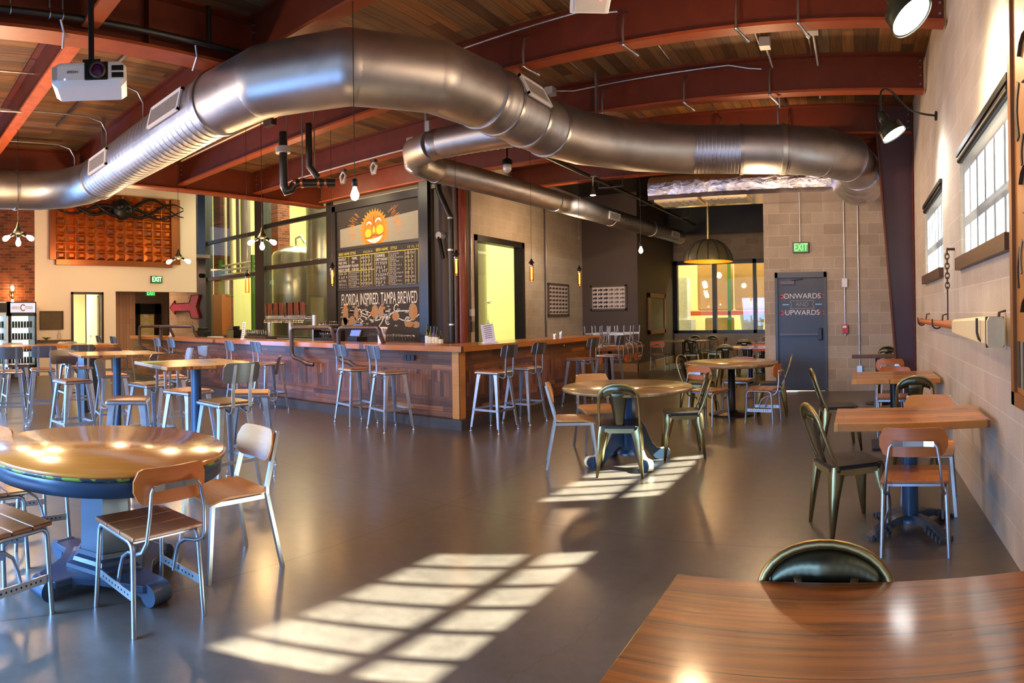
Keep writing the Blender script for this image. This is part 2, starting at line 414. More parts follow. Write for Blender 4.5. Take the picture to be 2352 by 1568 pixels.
plain('door_frame_grey', rgb(62, 62, 66), .4)
plain('white_plaster', rgb(236, 216, 196), .7, 0, .03, 2)
plain('cream_wall', rgb(244, 232, 196), .7, 0, .03, 2)
plain('brewery_wall', rgb(232, 228, 158), .7, 0, .05, 1)
plain('warehouse_wall', rgb(200, 190, 140), .7, 0, .05, 1)
plain('soffit_grey', rgb(128, 112, 104), .7)
plain('orange_panel', rgb(196, 104, 36), .5, 0, .1, 3)
planks('pink_siding', 2, 1, .11, 3.5, [(0, rgb(176, 130, 108)), (1, rgb(190, 142, 118))], .5, .004, (.12, .06, .04), .1, .2)
plain('tan_base', rgb(150, 122, 90), .6, 0, .3, 12)
plain('kick_grey', rgb(78, 68, 62), .45, .3, .3, 8)
plain('table_blue', rgb(38, 54, 72), .32, 0, .3, 5)
plain('pole_blue', rgb(44, 66, 88), .32, 0, .12, 5)
plain('iron_black', rgb(28, 28, 30), .35, .4)
plain('gear_iron', rgb(96, 98, 102), .4, .7, .3, 14)
plain('white_plastic', rgb(226, 226, 232), .35, 0, .02)
plain('paper_white', rgb(236, 234, 240), .6, 0, .02)
plain('ink', rgb(40, 38, 50), .6)
plain('sign_red', rgb(176, 14, 16), .35, 0, .1)
plain('sign_text', rgb(200, 80, 80), .5)
plain('chalk_white', rgb(222, 216, 212), .9, 0, .1, 60)
plain('chalk_pink', rgb(214, 104, 104), .9, 0, .1, 60)
plain('chalk_yellow', rgb(216, 200, 90), .9, 0, .1, 60)
plain('chalk_blue', rgb(150, 200, 220), .9, 0, .1, 60)
plain('chalk_orange', rgb(186, 120, 64), .9, 0, .15, 40)
plain('chalk_tan', rgb(164, 134, 108), .9, 0, .15, 40)
plain('chalk_dark', rgb(120, 60, 30), .9, 0, .15, 40)
plain('sun_orange', rgb(206, 132, 44), .9, 0, .2, 20)
plain('sun_face', rgb(196, 118, 48), .9, 0, .2, 14)
plain('sun_cheek', rgb(240, 188, 60), .9, 0, .1, 20)
plain('chalk_grey', rgb(148, 142, 128), .85, 0, .1, 10)
plain('chalkboard', rgb(52, 46, 46), .75, 0, .25, 5)
plain('copper_brown', rgb(110, 78, 62), .35, .5, .25, 20)
plain('rail_grey', rgb(86, 72, 68), .4, .5, .15)
plain('cream_paint', rgb(232, 214, 170), .5, 0, .12, 30)
plain('orange_wood', rgb(196, 112, 64), .4, 0, .12, 18)
plain('rust_chain', rgb(84, 66, 54), .5, .6, .4, 30)
plain('lamp_green', rgb(40, 44, 34), .22, .3, .1)
plain('shade_bronze', rgb(104, 100, 74), .4, .5, .3, 12)
plain('gold_leaf', rgb(240, 150, 40), .35, .6, .3, 40)
plain('tap_red', rgb(130, 62, 36), .4, 0, .4, 60)
plain('bottle_dark', rgb(22, 20, 18), .12)
plain('bottle_green', rgb(60, 70, 20), .12)
plain('bottle_blue', rgb(26, 40, 110), .15)
plain('bag_tan', rgb(176, 140, 84), .6, 0, .12, 4)
plain('rack_orange', rgb(214, 92, 30), .5)
plain('crate_white', rgb(214, 220, 226), .4, 0, .3, 12)
plain('box_kraft', rgb(206, 176, 110), .6, 0, .2, 10)
plain('green_trim', rgb(70, 120, 40), .5)
plain('beam_box_white', rgb(196, 190, 184), .5)
plain('grille_grey', rgb(190, 186, 184), .45, .3, .1)
plain('grille_dark', rgb(120, 112, 106), .5, .3, .1)
plain('painting_dark', rgb(84, 62, 26), .5, 0, .5, 3)
plain('copper_mural', rgb(186, 96, 36), .3, .75, .5, 5)
plain('copper_rib', rgb(150, 84, 48), .34, .75, .35, 40)
plain('lime_paint', rgb(140, 190, 50), .5, 0, .1, 20)
def worn_lime():
    t = NT('worn_lime'); n = t.noise(t.obj, 9, 5, .7); t.base(t.mix(t.math('GREATER_THAN', n, .54), rgb(40, 50, 56), rgb(120, 140, 50))); t.set(Roughness=.4)
worn_lime()
plain('slate', rgb(104, 108, 96), .5, 0, .3, 4)
plain('picture_wood', rgb(136, 88, 46), .45, 0, .15)
plain('poster_frame', rgb(92, 80, 66), .5)
plain('poster_dark', rgb(52, 40, 38), .5, 0, .2, 20)
plain('poster_light', rgb(222, 206, 200), .6, 0, .05)
plain('carve_dark', rgb(62, 52, 42), .6, 0, .2, 20)
plain('carve_grey', rgb(128, 120, 108), .6, 0, .2, 20)
plain('steel_tank', rgb(176, 172, 160), .28, .9, .1, 2)
plain('board_black', rgb(20, 20, 22), .35)
plain('fridge_white', rgb(216, 226, 240), .4)
plain('fridge_header', rgb(176, 170, 186), .4)
plain('fire_red', rgb(190, 40, 40), .4)
plain('gasket', rgb(150, 150, 150), .5)
plain('lens_purple', rgb(70, 20, 70), .08)
plain('plant_green', rgb(90, 110, 50), .6)
emit('bulb_glow', (1.0, .72, .34), 30); emit('bulb_amber', (1.0, .42, .08), 9); emit('filament', (1.0, .62, .2), 40)
emit('lamp_face', (1.0, .93, .80), 14); emit('lamp_face_cool', (.96, .98, 1.0), 14); emit('spot_face', (1.0, .96, .9), 25)
emit('exit_green', (.10, 1.0, .16), 2.6); emit('exit_white', (.75, 1.0, .72), 2.4); emit('screen_blue', (.12, .22, 1.0), 1.0)
emit('fridge_glow', (.70, .86, 1.0), 1.6); emit('fridge_sign', (.86, .82, 1.0), .7); emit('led_red', (1, .05, .05), 6); emit('led_blue', (.3, .4, 1), 4)
def glassmat(name, tint=(1, 1, 1), refl=.04, rough=.02):
    t = NT(name); tr = t.n.new('ShaderNodeBsdfTransparent'); tr.inputs[0].default_value = (*tint, 1)
    gl = t.n.new('ShaderNodeBsdfGlossy'); gl.inputs['Roughness'].default_value = rough
    lw = t.n.new('ShaderNodeLayerWeight'); lw.inputs[0].default_value = .5
    f = t.math('MULTIPLY_ADD', t.math('POWER', lw.outputs['Facing'], 4.0), .5, refl)
    mx = t.n.new('ShaderNodeMixShader'); t.l.new(f, mx.inputs[0]); t.l.new(tr.outputs[0], mx.inputs[1]); t.l.new(gl.outputs[0], mx.inputs[2])
    t.l.new(mx.outputs[0], t.n['Material Output'].inputs[0])
glassmat('pane_glass', (.98, 1, .94)); glassmat('cup_glass', (.9, .89, .86), .16); glassmat('amber_glass', (1, .62, .25), .1)
def shademat():
    t = NT('solar_shade'); n = t.noise(t.obj, 160, 2, .5)
    tr = t.n.new('ShaderNodeBsdfTransparent'); t.put(tr.inputs[0], t.mix(n, (.70, .73, .78), (.9, .93, .98)))
    tl = t.n.new('ShaderNodeBsdfTranslucent'); t.put(tl.inputs[0], t.mix(n, (.32, .35, .40), (.52, .56, .62)))
    df = t.n.new('ShaderNodeBsdfDiffuse'); df.inputs[0].default_value = (.62, .63, .66, 1)
    a = t.n.new('ShaderNodeMixShader'); a.inputs[0].default_value = .5; t.l.new(tl.outputs[0], a.inputs[1]); t.l.new(df.outputs[0], a.inputs[2])
    b = t.n.new('ShaderNodeMixShader'); b.inputs[0].default_value = .36; t.l.new(tr.outputs[0], b.inputs[1]); t.l.new(a.outputs[0], b.inputs[2])
    t.l.new(b.outputs[0], t.n['Material Output'].inputs[0])
shademat()

# ---------------------------------------------------------------- room shell
XR = .866; ZC = 4.55
f = MB(); f.bx(-24, 3, -6, 25, -.12, 0); struct(f.build('floor', 'polished_concrete'))
c = MB(); c.bx(-7.05, 1.1, -6, 11.5, ZC, ZC + .15); c.bx(-11.2, -7.05, -6, 9.72, ZC, ZC + .15); c.bx(-24, -11.2, -6, 9.8, 5.6, 5.7); c.bx(-11.25, -11.15, -6, 9.8, 4.55, 5.7); c.bx(-11.2, -10.9, 9.5, 9.62, 4.5, 5.7)
struct(c.build('ceiling', 'ceiling_wood'))
c = MB(); c.bx(-7.0, 1.1, 11.5, 18.3, ZC, ZC + .15); struct(c.build('ceiling_alcove', 'black_paint'))
# right wall with window openings (window_1 near, window_2 far, window_3 beside the camera)
WZ0, WZ1 = 1.87, 2.72
wins = [(3.42, 5.15), (6.25, 7.85), (.1, 1.45)]
WY = sorted(wins)
m = MB(); y = -6.0
for a, b in WY:
    m.bx(XR, XR + .2, y, a, 0, 4.6); m.bx(XR, XR + .2, a, b, 0, WZ0); m.bx(XR, XR + .2, a, b, WZ1, 4.6); y = b
m.bx(XR, XR + .2, y, 11.54, 0, 4.6)
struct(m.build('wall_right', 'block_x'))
def win(n, a, b, nv=5):
    e = thing('window_%d' % n, '', 'window'); del e['label']; del e['category']; struct(e); e.location = (XR, (a + b) / 2, WZ0)
    hw = (b - a) / 2; h = WZ1 - WZ0
    k = MB(); xo = .14
    k.bx(xo, xo + .05, -hw, hw, 0, .04); k.bx(xo, xo + .05, -hw, hw, h - .04, h); k.bx(xo, xo + .05, -hw, -hw + .04, 0, h); k.bx(xo, xo + .05, hw - .04, hw, 0, h)
    for i in range(1, nv + 1): yy = -hw + 2 * hw * i / (nv + 1); k.bx(xo, xo + .05, yy - .014, yy + .014, 0, h)
    k.bx(xo - .002, xo + .054, -hw, hw, h * .47 - .018, h * .47 + .018)
    k.build('window_frame', 'frame_black', e)
    g = MB(); g.bx(xo + .02, xo + .026, -hw, hw, 0, h); g.build('glass', 'pane_glass', e)
    s = MB(); s.add([(.014, -hw + .02, .0), (.014, hw - .05, .0), (.014, hw - .05, h - .02), (.014, -hw + .02, h - .02)], [(0, 1, 2, 3)]); s.build('roller_shade', 'solar_shade', e)
    r = MB(); r.bx(-.03, .03, -hw - .03, hw + .03, h - .005, h + .04); r.cyl((-.0, -hw, h - .035), (0, hw, h - .035), .028, n=14); r.build('shade_roller', 'black_paint', e)
    s = MB(); s.bx(-.05, .012, -hw - .03, hw + .03, -.10, -.0); s.build('window_sill', 'brown_trim', e)
win(1, 3.42, 5.15); win(2, 6.25, 7.85); win(3, .1, 1.45)
# wall with the exit door
XA = -1.705; DY = 11.34
DL, DR = -1.505, -.56
m = MB(); m.bx(XA, DL, DY, DY + .2, 0, 4.6); m.bx(DR, XR + .2, DY, DY + .2, 0, 4.6); m.bx(DL, DR, DY, DY + .2, 2.17, 4.6)
m.bx(XA, XA + .2, DY + .2, 18, 0, 4.6)
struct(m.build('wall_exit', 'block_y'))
d = thing('door_1', '', 'd', ((DL + DR) / 2, DY, 0)); del d['label']; del d['category']; struct(d)
hw = (DR - DL) / 2
k = MB(); k.bx(-hw, -hw + .05, -.03, .1, 0, 2.17); k.bx(hw - .05, hw, -.03, .1, 0, 2.17); k.bx(-hw, hw, -.03, .1, 2.07, 2.17); k.build('door_frame', 'door_frame_grey', d)
k = MB(); k.bx(-hw + .05, hw - .05, .02, .07, .01, 2.07); k.build('door_leaf', 'door_steel', d)
k = MB(); k.bx(-hw + .1, -hw + .36, -.03, .02, 1.95, 2.01); k.cyl((-hw + .3, -.01, 2.02), (-hw + .52, -.02, 2.05), .008, n=8); k.build('door_closer', 'rail_grey', d)
k = MB(); k.bx(-hw + .08, hw - .14, -.05, -.02, 1.02, 1.06); k.bx(-hw + .08, -hw + .13, -.04, .02, 1.015, 1.065); k.build('push_bar', 'rail_grey', d)
k = MB(); k.bx(hw - .16, hw - .09, -.07, .02, .93, 1.15); k.build('bar_latch', 'black_paint', d, bevel=.012)
text('chalk_lettering', 'ONWARDS', .135, 'chalk_white', d, (.02, .018, 1.73), FACE_S, .001)
text('chalk_lettering', 'UPWARDS', .135, 'chalk_white', d, (.02, .018, 1.43), FACE_S, .001)
text('chalk_lettering', 'AND', .11, 'chalk_grey', d, (.02, .018, 1.58), FACE_S, .001)
k = MB(); k.T = Matrix.Translation((.02, .018, 0)) @ Matrix.Rotation(R(90), 4, 'X')
k.cur = 0
for yy in (1.73, 1.43):
    for sx in (-1, 1):
        k.prism([(sx * .28, yy - .008), (sx * .42, yy - .008), (sx * .42, yy + .008), (sx * .28, yy + .008)][::sx], 0, .001)
    k.prism([(-.42, yy), (-.35, yy + .05), (-.36, yy), (-.35, yy - .05)], 0, .001)
    k.prism([(.34, yy), (.42, yy + .05), (.39, yy), (.42, yy - .05)], 0, .001)
k.cur = 1
for sx in (-1, 1): k.prism([(sx * .24, 1.572), (sx * .36, 1.572), (sx * .36, 1.59), (sx * .24, 1.59)][::sx], 0, .001)
k.cur = 2
def stroke(kk, pts, wd, z1=.001):
    for (x0, y0), (x1, y1) in zip(pts, pts[1:]):
        dx, dy = x1 - x0, y1 - y0; L = math.hypot(dx, dy) or 1; nx, ny = -dy / L * wd / 2, dx / L * wd / 2
        kk.prism([(x0 + nx, y0 + ny), (x0 - nx, y0 - ny), (x1 - nx, y1 - ny), (x1 + nx, y1 + ny)], 0, z1)
stroke(k, [(-.22, 1.65), (.22, 1.65), (.19, 1.58), (.22, 1.51), (-.22, 1.51), (-.19, 1.58), (-.22, 1.65)], .01)
k.build('chalk_drawing', ['chalk_pink', 'chalk_blue', 'chalk_grey'], d)
# alcove
m = MB(); AY = 18.0; wz0, wz1 = .86, 3.02; ax0, ax1 = -5.45, -1.7
m.bx(ax0 - .2, ax1, AY, AY + .2, 0, wz0); m.bx(ax0 - .2, ax1, AY, AY + .2, wz1, 4.6)
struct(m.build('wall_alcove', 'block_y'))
wd_ = thing('window_4', '', 'w', (ax0, AY, wz0)); del wd_['label']; del wd_['category']; struct(wd_)
k = MB(); W = ax1 - ax0; H = wz1 - wz0
for x0, x1, z0, z1 in ((0, W, 0, .09), (0, W, H - .12, H), (0, .12, 0, H), (1.20, 1.32, 0, H), (2.42, 2.52, 0, H)): k.bx(x0, x1, -.05, .1, z0, z1)
k.build('window_frame', 'board_black', wd_)
k = MB(); k.bx(.1, W, .02, .03, .05, H - .1); k.build('glass', 'pane_glass', wd_)
m = MB(); m.bx(-7.0, -5.45, 14.85, 15.05, 0, 4.6); m.bx(-5.65, -5.45, 15.05, 18.2, 0, 4.6); struct(m.build('wall_charcoal', 'charcoal_wall'))
m = MB(); m.bx(-7.02, -5.42, 14.78, 14.85, 0, .2); m.bx(-5.45, -5.40, 14.78, 17.98, 0, .2); struct(m.build('baseboard_charcoal', 'tan_base'))
m = MB(); m.bx(-6.0, -1.6, 17.2, 17.45, 3.72, 4.55); struct(m.build('trim_1', 'black_paint'))
# bar back wall: glazed front and block side
BX, BY = -7.0, 9.62
wy0, wy1, wzb, wzt = 9.95, 11.86, .85, 3.05
m = MB(); m.bx(BX - .2, BX, BY + .2, wy0, 0, 4.6); m.bx(BX - .2, BX, wy1, 14.85, 0, 4.6); m.bx(BX - .2, BX, wy0, wy1, wzt, 4.6); m.bx(BX - .2, BX, wy0, wy1, 0, wzb)
struct(m.build('wall_bar_side', 'block_x'))
wn = thing('window_5', '', 'w', (BX, wy0, wzb)); del wn['label']; del wn['category']; struct(wn)
k = MB(); W = wy1 - wy0; H = wzt - wzb
for y0, y1, z0, z1 in ((0, W, 0, .07), (0, W, H - .12, H), (0, .1, 0, H), (W - .1, W, 0, H)): k.bx(-.2, .02, y0, y1, z0, z1)
k.build('window_frame', 'frame_black', wn)
k = MB(); k.bx(-.12, -.11, .1, W - .1, .05, H - .1); k.build('glass', 'pane_glass', wn)
GX0 = -16.9; GX1 = -10.75; CX1 = -7.55
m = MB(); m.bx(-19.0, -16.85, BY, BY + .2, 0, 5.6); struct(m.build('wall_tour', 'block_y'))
m = MB(); m.bx(GX1, BX, BY, BY + .2, 0, 4.6); struct(m.build('wall_board', 'charcoal_wall'))
m = MB(); m.bx(GX1 - .06, CX1, BY - .05, BY, 3.98, 4.42); struct(m.build('trim_2', 'grey_band'))
g = thing('window_6', '', 'w', (0, BY, 0)); del g['label']; del g['category']; struct(g)
xa = atY(476, 600, BY)[0]; xb = atY(592, 600, BY)[0]; xb2 = atY(610, 600, BY)[0]
k = MB()
xw = atY(459, 600, BY)[0]
k.bx(xw, xa, -.06, .2, .9, 5.6); k.bx(xb - .05, xb2, -.06, .2, .9, 5.6); k.bx(GX1 - .12, GX1 + .12, -.06, .2, .9, 5.6)
for z in (2.62, 3.72): k.bx(xa - .05, xb, -.02, .08, z, z + .10); k.bx(xb2, GX1, -.02, .08, z + .12, z + .22)
k.bx(xw, GX1, -.06, .2, 0, 1.0); k.bx(xw, GX1, -.06, .2, 5.5, 5.6)
k.build('window_frame', 'frame_black', g)
k = MB(); k.bx(xa, xb, .03, .04, 1, 5.5); k.bx(xb2, GX1 - .1, .03, .04, 1, 5.5); k.build('glass', 'pane_glass', g)
# far left wall
LX = -16.0
dy0, dy1 = 5.02, 5.86    # office door opening
dy0 = atX(163, 700, LX)[1]; dy1 = atX(237, 700, LX)[1]; hy0 = atX(266, 700, LX)[1]
hy1 = atX(451, 600, LX)[1]; bz = atX(80, 600, LX)[1]
DH = 2.22; HH = 2.25
m = MB(); m.bx(LX - .2, LX, bz, dy0, 0, 5.6); m.bx(LX - .2, LX, dy0, dy1, DH, 5.6); m.bx(LX - .2, LX, dy1, hy0, 0, 5.6); m.bx(LX - .2, LX, hy0, hy1, HH, 5.6)
struct(m.build('wall_left', 'white_plaster'))
m = MB(); m.bx(LX - .25, LX - .03, -6, bz, 0, 5.6); struct(m.build('wall_brick', 'brick_x'))
dd = thing('door_2', '', 'd', (LX, dy0, 0)); del dd['label']; del dd['category']; struct(dd)
W = dy1 - dy0
k = MB(); k.bx(-.2, .04, 0, .06, 0, DH); k.bx(-.2, .04, W - .06, W, 0, DH); k.bx(-.2, .04, 0, W, DH - .06, DH); k.build('door_frame', 'frame_black', dd)
k = MB(); k.T = Matrix.Translation((-.2, W - .06, 0)) @ Matrix.Rotation(R(-9), 4, 'Z'); k.bx(-.86, 0, -.045, 0, .02, DH - .08); k.build('door_leaf', 'cream_wall', dd)
k = MB(); k.T = Matrix.Translation((-.2, W - .06, 0)) @ Matrix.Rotation(R(-9), 4, 'Z'); k.cyl((-.8, -.05, 1.0), (-.8, -.11, 1.0), .012, n=8); k.cyl((-.8, -.1, 1.0), (-.69, -.1, 1.0), .01, n=8); k.build('door_handle', 'rail_grey', dd)
# office behind the door
m = MB(); m.bx(-20.6, -20.4, 2.6, 7.4, 0, 3); m.bx(-20.4, -17.6, 7.2, 7.3, 0, 3); m.bx(-17.7, -17.6, hy0 - .3, 7.3, 0, 3); m.bx(-17.7, -16.2, hy0 - .3, hy0 - .22, 0, 3); m.bx(-20.4, -16.2, 2.6, 2.7, 0, 3); m.bx(-20.6, -17.6, 2.6, 7.4, 2.9, 3.0); m.bx(-17.6, -16.2, 2.6, hy0 - .22, 2.9, 3.0); struct(m.build('wall_office', 'cream_wall'))
# hall behind the soffit
m = MB(); m.bx(-23.2, -23.0, 7.3, 12.7, 0, 3.4); m.bx(-23.2, -16.2, 7.3, 9.6, 3.3, 3.4); m.bx(-23.2, -19.0, 9.6, 12.7, 3.3, 3.4); m.bx(-23.2, -19.0, 12.6, 12.7, 0, 3.4); struct(m.build('wall_hall', 'soffit_grey'))
m = MB(); m.bx(-16.9, -16.22, hy0 - .2, hy0 + .02, 0, 3.3); struct(m.build('wall_hall_edge', 'orange_panel'))
m = MB(); m.bx(-17.55, -17.45, hy0 + .0, atX(309, 700, -17.5)[1], 0, 3.3); struct(m.build('wall_hall_siding', 'pink_siding'))
p = atX(307, 697, -22.9); q = atX(370, 697, -22.9)
d3 = thing('door_3', '', 'd', (-22.9, p[1], 0)); del d3['label']; del d3['category']; struct(d3)
W = q[1] - p[1]; H = p[2]
k = MB(); k.bx(-.1, 0, 0, .28, 0, H); k.bx(-.1, 0, W - .28, W, 0, H); k.bx(-.1, 0, 0, W, H - .42, H); k.bx(-.1, 0, 0, W, 0, .3); k.build('door_frame', 'board_black', d3)
k = MB(); k.bx(-.08, -.07, .2, W - .2, .2, H - .3); k.build('door_pane', 'brewery_wall', d3)
k = MB(); k.bx(-.065, -.06, .95, W - .3, .6, H - .45); k.cur = 1
for zz in (.8, 1.25, 1.7): k.ball((-.06, W - .62, zz), .01, .16, .18)
k.build('door_sticker', ['sign_red', 'cream_wall'], d3)
m = MB(); m.bx(-22.95, -22.7, q[1] + .35, q[1] + .75, 0, 3.3); struct(m.build('trim_3', 'maroon_steel'))
# brewery room
m = MB(); m.bx(-18.8, -7.0, 17.0, 17.2, 0, 6.6); m.bx(-19.0, -18.8, 9.82, 17.2, 0, 6.6); m.bx(-7.2, -7.0, 14.85, 17.2, 0, 6.6); m.bx(-18.8, -7.2, 9.72, 17.2, 6.5, 6.6); m.bx(-11.0, -7.0, 9.72, 9.8, 4.6, 6.5); m.bx(-18.8, -11.0, 9.72, 9.8, 5.6, 6.5); m.bx(-7.2, -7.0, 9.8, 14.85, 4.6, 6.5)
struct(m.build('wall_brewery', 'brewery_wall'))
# warehouse
m = MB(); m.bx(-12, 3, 25, 25.2, 0, 6.5); m.bx(-12.2, -12, 18.2, 25, 0, 6.5); m.bx(3, 3.2, 18.2, 25, 0, 6.5); m.bx(-12, 3, 18.2, 25, 6.4, 6.5); m.bx(-12, -5.65, 18.2, 18.3, 0, 6.5); m.bx(-1.5, 3, 18.2, 18.3, 0, 6.5); m.bx(-5.65, -1.5, 18.2, 18.3, 4.6, 6.5)
struct(m.build('wall_warehouse', 'warehouse_wall'))

# ---------------------------------------------------------------- roof steel
def ibeam_x(x0, x1, y, zb, h, wd=.16, web=.016, fl=.03, hl=True):
    a = MB(); a.bx(x0, x1, y - web / 2, y + web / 2, zb + fl, zb + h - fl); a.bx(x0, x1, y - wd / 2, y + wd / 2, zb + h - fl, zb + h)
    b = MB(); b.bx(x0, x1, y - wd / 2, y + wd / 2, zb, zb + fl)
    return a, b
def purlin(x0, x1, y, label, mats=('red_steel', 'red_steel_flange'), zb=4.09, group='roof purlins'):
    t = thing('roof_beam', label, 'beam', (0, 0, 0), 0, group)
    a, b = ibeam_x(x0, x1, y, zb, ZC - zb)
    a.build('web', mats[0], t); b.build('bottom_flange', mats[1], t)
    bl = MB()
    for x in (x0 + .04, x1 - .04):
        for zz in (zb + .1, zb + .2, zb + .3, zb + .38): bl.cyl((x, y - .03, zz), (x, y + .03, zz), .014, n=8)
    bl.build('bolts', 'galvanised_flange', t)
for y, lb in ((1.9, 'red steel roof beam above the near right table'), (3.68, 'red steel beam crossing just in front of the white ceiling box'), (5.78, 'long red steel beam passing over the round duct elbow toward the nearest gooseneck lamp'),
              (7.58, 'red steel beam above the duct, second from the back wall on the right'), (9.4, 'red steel beam just before the exit door wall, behind the flat duct'), (11.25, 'red steel beam against the exit door wall')):
    purlin(-5.3 if y < 3.8 else (-10.85 if y < 11 else -6.95), .84 if y < 11 else .84, y, lb)
for y, lb in ((1.88, 'rusty orange steel beam beside the projector'), (3.68, 'rusty red steel beam above the diagonal spiral duct'), (.1, 'rusty steel beam left of the projector')):
    purlin(-10.85, -5.5, y, lb, ('red_steel', 'rust_steel'))
def girder(x, y0, y1, label, zb, mats):
    t = thing('roof_girder', label, 'girder')
    a = MB(); a.bx(x - .012, x + .012, y0, y1, zb + .03, ZC - .03); a.bx(x - .12, x + .12, y0, y1, ZC - .03, ZC)
    yy = y0 + .4
    while yy < y1: a.bx(x - .1, x + .1, yy - .006, yy + .006, zb + .03, ZC - .03); yy += 1.9
    a.build('web', mats[0], t); b = MB(); b.bx(x - .13, x + .13, y0, y1, zb, zb + .03); b.build('bottom_flange', mats[1], t)
girder(-5.4, -5.5, 3.95, 'deep dark red girder above the projector with a black pipe along it', 4.0, ('red_steel', 'red_steel_flange'))
girder(-10.95, -4, 9.55, 'deep red brown girder in front of the tall brewery glass', 4.0, ('red_steel', 'red_steel_flange'))
# tapered maroon column in the far right corner
t = thing('steel_column', 'dark maroon tapered steel column in the corner right of the exit door', 'column', (0, 0, 0))
m = MB(); y = 9.4
m.add([(.62, y - .012, 0), (.84, y - .012, 0), (.84, y - .012, 4.5), (.30, y - .012, 4.5), (.62, y + .012, 0), (.84, y + .012, 0), (.84, y + .012, 4.5), (.30, y + .012, 4.5)],
      [(0, 1, 2, 3), (4, 7, 6, 5), (0, 3, 7, 4), (1, 5, 6, 2), (0, 4, 5, 1), (3, 2, 6, 7)]); m.build('web', 'maroon_steel', t)
m = MB(); m.add([(.60, y - .1, 0), (.62, y - .1, 0), (.30, y - .1, 4.5), (.28, y - .1, 4.5), (.60, y + .1, 0), (.62, y + .1, 0), (.30, y + .1, 4.5), (.28, y + .1, 4.5)],
      [(0, 1, 2, 3), (4, 7, 6, 5), (0, 3, 7, 4), (1, 5, 6, 2), (0, 4, 5, 1), (3, 2, 6, 7)]); m.bx(.835, .855, y - .12, y + .12, 0, 4.5); m.build('flange', 'red_steel', t)

# ---------------------------------------------------------------- ducts
def spiral(mb, p0, p1, r, step=.115, n=40, ridge=.0035):
    p0, p1 = Vector(p0), Vector(p1); L = (p1 - p0).length; d = (p1 - p0) / L
    pts = []; rr = []; s = 0.0
    pts.append(p0); rr.append(r)
    s = step / 2
    while s < L - .03:
        for ds, k in ((-.006, 0), (-.003, ridge), (.002, -ridge), (.004, 0)): pts.append(p0 + d * (s + ds)); rr.append(r + k)
        s += step
    pts.append(p1); rr.append(r)
    mb.tube(pts, rr, n)
def ring(parent, p, d, r, wd=.045, h=.018, name='flange_ring'):
    p = Vector(p); d = Vector(d).normalized(); k = MB()
    k.cyl(p - d * wd / 2, p + d * wd / 2, r + h, n=40, caps=True); k.build(name, 'galvanised_flange', parent)
ZD = 3.67; r = .325
t = thing('main_duct', 'large round galvanised air duct snaking under the ceiling across the room', 'duct')
A0 = (-10.42, -.6, ZD); A1 = (-10.36, 2.35, ZD)
Pt = {'a': (-10.3, 2.75, ZD), 'b': (-10.02, 3.15, ZD), 'c': (-9.6, 3.36, ZD), 'd': (-9.1, 3.42, ZD), 'e': (-5.45, 3.36, ZD)}
k = MB(); k.tube([A0, A1, Pt['a'], Pt['b'], Pt['c'], Pt['d']], r, 40); k.build('far_elbow', 'galvanised', t)
k = MB(); spiral(k, Pt['d'], Pt['e'], r); k.build('spiral_section', 'galvanised', t)
EB = [(-5.45, 3.36, ZD), (-4.75, 3.42, ZD), (-4.02, 3.82, ZD), (-3.6, 4.55, ZD), (-3.54, 5.25, ZD)]
k = MB()
for i, (a, b) in enumerate(zip(EB, EB[1:])): k.tube([a, b], r + .004 * (i % 2), 40)
for p in EB[1:-1]: k.ball(p, r + .004, n=40, m=24)
k.build('gored_elbow', 'galvanised', t)
k = MB(); spiral(k, (-3.54, 5.25, ZD), (-3.52, 6.55, ZD), r); k.build('spiral_section', 'galvanised', t)
E2 = [(-3.52, 6.55, ZD), (-3.35, 7.1, ZD), (-2.85, 7.78, ZD), (-2.2, 8.2, ZD)]
k = MB(); k.tube(E2, r, 40); k.build('second_elbow', 'galvanised', t)
k = MB(); spiral(k, (-2.2, 8.2, ZD), (-1.55, 8.38, ZD), r, .05, ridge=.003); k.build('spiral_section', 'galvanised', t)
E3 = [(-1.55, 8.38, ZD), (-.95, 8.52, ZD), (-.45, 8.72, ZD), (-.1, 9.12, ZD), (.02, 9.7, ZD), (.05, 10.15, ZD)]
k = MB(); k.tube(E3, [r + .005] * 6, 40); k.build('end_elbow', 'galvanised', t)
for p, dr in ((E3[1], (1, .28, 0)), (E3[2], (1, .7, 0)), (E3[3], (.6, 1, 0))): ring(t, p, dr, r, .02, .012, 'seam_ring')
for p, dr in ((A1, (0, 1, 0)), (Pt['d'], (1, 0, 0)), (Pt['e'], (1, 0, 0)), ((-3.54, 5.2, ZD), (0, 1, 0)), ((-3.54, 5.5, ZD), (0, 1, 0)), ((-3.53, 6.05, ZD), (0, 1, 0)), ((-3.52, 6.55, ZD), (.1, 1, 0)), ((-1.55, 8.38, ZD), (1, .25, 0))): ring(t, p, dr, r)
k = MB(); k.cyl(Vector((-1.0, 8.5, ZD)) - Vector((.03, .008, 0)), Vector((-1.0, 8.5, ZD)) + Vector((.03, .008, 0)), r + .02, n=40); k.build('hanger_strap', 'aluminium', t)
for p in ((-8.9, 3.4), (-3.53, 5.85), (-1.05, 8.5), (-3.2, 7.3)):
    k = MB(); k.bx(p[0] - .012, p[0] + .012, p[1] - .03, p[1] + .03, ZD + r - .02, ZC); k.build('hanger_rod', 'conduit_grey', t)
